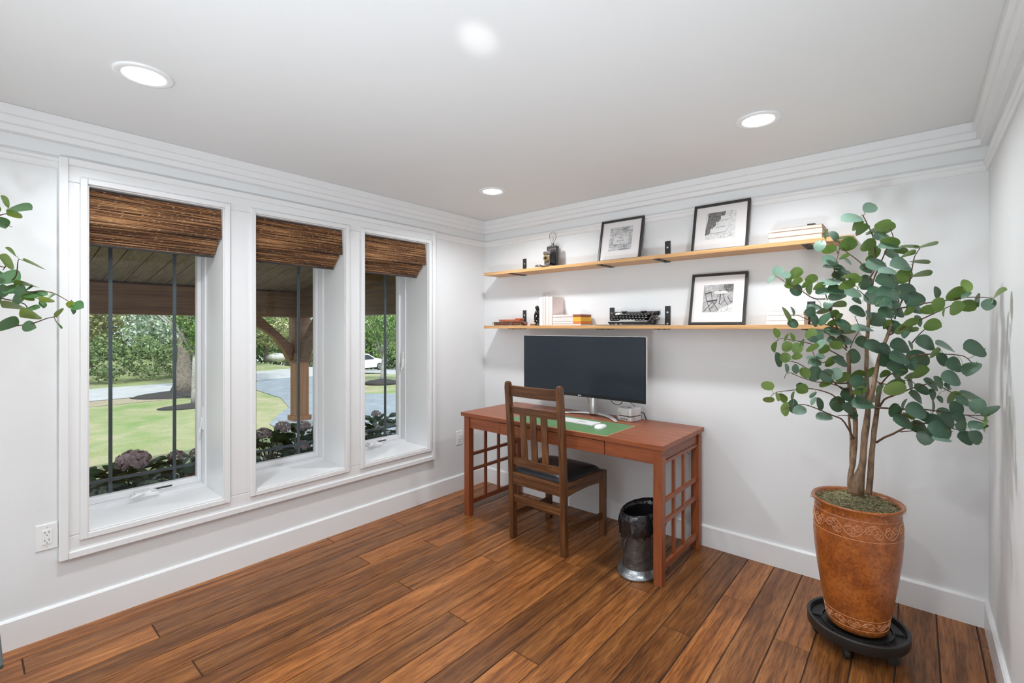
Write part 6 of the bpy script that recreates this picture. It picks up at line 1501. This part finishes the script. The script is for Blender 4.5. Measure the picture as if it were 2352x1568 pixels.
b.add(vs, [(0, 1, 2, 3), (7, 6, 5, 4), (0, 4, 5, 1), (1, 5, 6, 2), (2, 6, 7, 3), (3, 7, 4, 0)]); struct(b.build('porch_beam_side', M['beam_x'], bevel=0.006))
pt = thing('porch_post', 'cedar porch corner post with curved braces on a white pedestal in the middle window', 'porch post', (XB, YP, GZ))
M['pedestal'] = pbr('white_painted_pedestal', (0.78, 0.80, 0.82), 0.5, var=0.02)
hs = 0.098
b = B(); b.box(XB - 0.20, XB + 0.20, YP - 0.20, YP + 0.20, GZ, 0.025); b.box(XB - 0.225, XB + 0.225, YP - 0.225, YP + 0.225, 0.02, 0.058); b.build('pedestal', M['pedestal'], pt, bevel=0.006)
b = B(); b.box(XB - hs, XB + hs, YP - hs, YP + hs, 0.058, BZ0); b.build('post_shaft', M['post'], pt, bevel=0.006)
b = B(); b.box(XB - hs - 0.03, XB + hs + 0.03, YP - hs - 0.03, YP + hs + 0.03, 0.058, 0.125); b.build('post_base', M['post'], pt, bevel=0.008)
b = B(); q = 0.035; b.box(XB - hs - q, XB + hs + q, YP - hs - q, YP + hs + q, 0.93, 1.08); b.box(XB - hs - q / 2, XB + hs + q / 2, YP - hs - q / 2, YP + hs + q / 2, 1.08, BZ0); b.build('post_collar', M['beam_y'], pt, bevel=0.006)
def brace(ax, sg):
    b = B(); vs = []; k = 14; fs = []
    R = 0.62
    for i in range(k + 1):
        a = i / k; # from post (low) to beam (high)
        u0, z0 = 0.0 + R * a, 1.02 + (BZ0 - 1.02) * a
        bow = 0.075 * math.sin(PI * a)
        for off in (0.0, 1.0):
            uu = u0 + (0.075 if off else -0.075) - (bow if off else 0.0) * 1.0; zz_ = z0 + (-0.065 if off else 0.065) + (bow if off else 0) * 0.9
            zz_ = min(zz_, BZ0 + 0.01)
            for w in (-0.07, 0.07):
                vs.append((XB + w, YP + sg * (hs + uu), zz_) if ax == 'y' else (XB + sg * (hs + uu), YP + w, zz_))
    for i in range(k):
        a = i * 4; d = a + 4
        for (p_, q_) in ((0, 1), (1, 3), (3, 2), (2, 0)): fs.append((a + p_, a + q_, d + q_, d + p_))
    fs += [(0, 2, 3, 1), (k * 4, k * 4 + 1, k * 4 + 3, k * 4 + 2)]
    b.add(vs, fs); b.build('curved_brace', M['beam_y'] if ax == 'y' else M['beam_x'], pt, bevel=0.005)
brace('y', -1); brace('x', 1)
b = B()
pts = [(XB + 0.02, YP + 0.30, BZ1 - 0.05), (XB + 0.02, YP + 0.30, 0.55)]
for i in range(24):
    z = BZ1 - 0.1 - i * 0.09; b.tube([(XB + 0.0, YP + 0.32, z), (XB + 0.0, YP + 0.32, z - 0.045), (XB + 0.0, YP + 0.32, z - 0.085)], [0.022, 0.036, 0.018], 10)
o = b.build('rain_chain', M['rust']); tag(o, 'dark rain chain hanging behind the porch post in the middle window', 'rain chain')

# ------------------------------------------------------------------ flower planter outside the windows
FBX0, FBX1, FBZ = -1.02, -0.60, 0.34
M['soil'] = pbr('planter_soil', (0.10, 0.07, 0.045), 0.95, var=0.4, vs=40, bs=0.5)
M['boxwood'] = pbr('planter_brown', (0.12, 0.075, 0.045), 0.8, var=0.2)
pb = thing('flower_planter', 'long brown planter box of soil running beneath the windows outside', 'planter', (-0.8, -1.7, GZ))
b = B(); b.box(FBX0, FBX1, -3.6, -0.2, GZ, FBZ - 0.05); b.build('planter_soil', M['soil'], pb)
b = B(); b.box(FBX0 - 0.03, FBX0, -3.63, -0.17, GZ, FBZ); b.box(FBX1, FBX1 + 0.03, -3.63, -0.17, GZ, FBZ); b.box(FBX0, FBX1, -3.63, -3.6, GZ, FBZ); b.box(FBX0, FBX1, -0.2, -0.17, GZ, FBZ); b.build('planter_box', M['boxwood'], pb)
M['pet_pink'] = leaf_mat('pink_petals', (0.62, 0.38, 0.46), (0.88, 0.70, 0.74), (0.62, 0.38, 0.46), (0.88, 0.70, 0.74), 0.6)
M['pet_red'] = leaf_mat('rust_petals', (0.45, 0.12, 0.10), (0.58, 0.22, 0.17), (0.45, 0.12, 0.10), (0.58, 0.22, 0.17), 0.6)
M['pet_pale'] = leaf_mat('pale_green_petals', (0.35, 0.42, 0.32), (0.55, 0.60, 0.50), (0.35, 0.42, 0.32), (0.55, 0.60, 0.50), 0.6)
M['shrubleaf'] = leaf_mat('shrub_leaf', (0.035, 0.09, 0.045), (0.09, 0.19, 0.10), (0.06, 0.13, 0.04), (0.20, 0.22, 0.06), 0.4)
rf = random.Random(21)
def hydrangea(x, y, label, heads, nleaf=80, h=0.25, spread=0.20):
    t = thing('flowering_plant', label, 'flowering plant', (x, y, FBZ - 0.05), 0, 'flowering plants in the planter outside')
    lv = Leaves(); st = B(); z0 = FBZ - 0.05
    for i in range(nleaf):
        a = rf.uniform(0, 2 * PI); r = spread * math.sqrt(rf.random()); z = z0 + rf.uniform(0.02, h) ; c = Vector((x + r * math.cos(a) * 0.85, y + r * math.sin(a), z))
        u = Vector((math.cos(a), math.sin(a), rf.uniform(-0.3, 0.9))).normalized(); L = rf.uniform(0.075, 0.125)
        lv.add(c, u, Vector((rf.uniform(-.6, .6), rf.uniform(-.6, .6), 1)), L, L * 0.62, rf.random(), tip=0.3)
        if i % 4 == 0: st.tube([(x, y, z0 - 0.02), ((x + c.x) / 2, (y + c.y) / 2, z - 0.02), c - u * L * 0.5], [0.004, 0.003, 0.002], 5)
    lv.build('foliage', M['shrubleaf'], t); st.build('stems', M['twig'], t)
    for (dx, dy, dz, r, mt) in heads:
        r *= 1.18; c = Vector((x + dx + 0.03, y + dy, z0 + dz + 0.025)); hd = Leaves()
        for k in range(int(210 * (r / 0.07) ** 1.2)):
            d = Vector((rf.gauss(0, 1), rf.gauss(0, 1), rf.gauss(0, 1))).normalized()
            if d.z < -0.55: continue
            tn = d.cross(Vector((rf.gauss(0, 1), rf.gauss(0, 1), rf.gauss(0, 1)))).normalized(); s_ = r * 0.34
            hd.add(c + Vector((d.x, d.y, d.z * 0.75)) * r * rf.uniform(0.82, 1.0), (tn + d * 0.5).normalized(), d, s_, s_ * 0.8, rf.random(), tip=0.05)
        hd.build('flower_head', mt, t)
P_, R_, W_ = M['pet_pink'], M['pet_red'], M['pet_pale']
hydrangea(-0.78, -2.80, 'leafy green flowering plant at the lower left corner of the large window', [(0.08, 0.10, 0.13, 0.05, W_)], 120, 0.25, 0.19)
hydrangea(-0.80, -2.50, 'plant with the big mauve-pink flower head in the large window', [(0.0, 0.0, 0.265, 0.080, P_), (0.12, 0.06, 0.10, 0.06, W_)], 130, 0.27, 0.19)
hydrangea(-0.82, -2.22, 'plant with dusty rose and rust flowers by the right grille bar of the large window', [(0.0, -0.04, 0.245, 0.045, P_), (0.02, 0.08, 0.245, 0.042, P_), (0.12, 0.02, 0.13, 0.045, R_)], 120, 0.25, 0.19)
hydrangea(-0.80, -1.97, 'plant with rust-red flower at the right edge of the large window', [(0.08, -0.06, 0.17, 0.045, R_), (-0.02, 0.0, 0.24, 0.042, P_)], 110, 0.25, 0.18)
hydrangea(-0.82, -1.63, 'plant with pale rose blooms at the lower left of the middle window', [(0.0, -0.06, 0.30, 0.052, P_), (0.0, 0.09, 0.325, 0.055, P_), (0.1, 0.0, 0.20, 0.045, W_)], 130, 0.31, 0.19)
hydrangea(-0.80, -1.36, 'plant with pink blooms at the lower right of the middle window', [(0.0, -0.02, 0.31, 0.052, P_), (0.10, -0.08, 0.18, 0.05, P_), (0.1, 0.06, 0.20, 0.045, P_)], 120, 0.33, 0.18)
hydrangea(-0.80, -0.66, 'plant with a pale mauve bloom at the bottom of the right window', [(0.0, -0.02, 0.315, 0.042, P_)], 150, 0.31, 0.22)
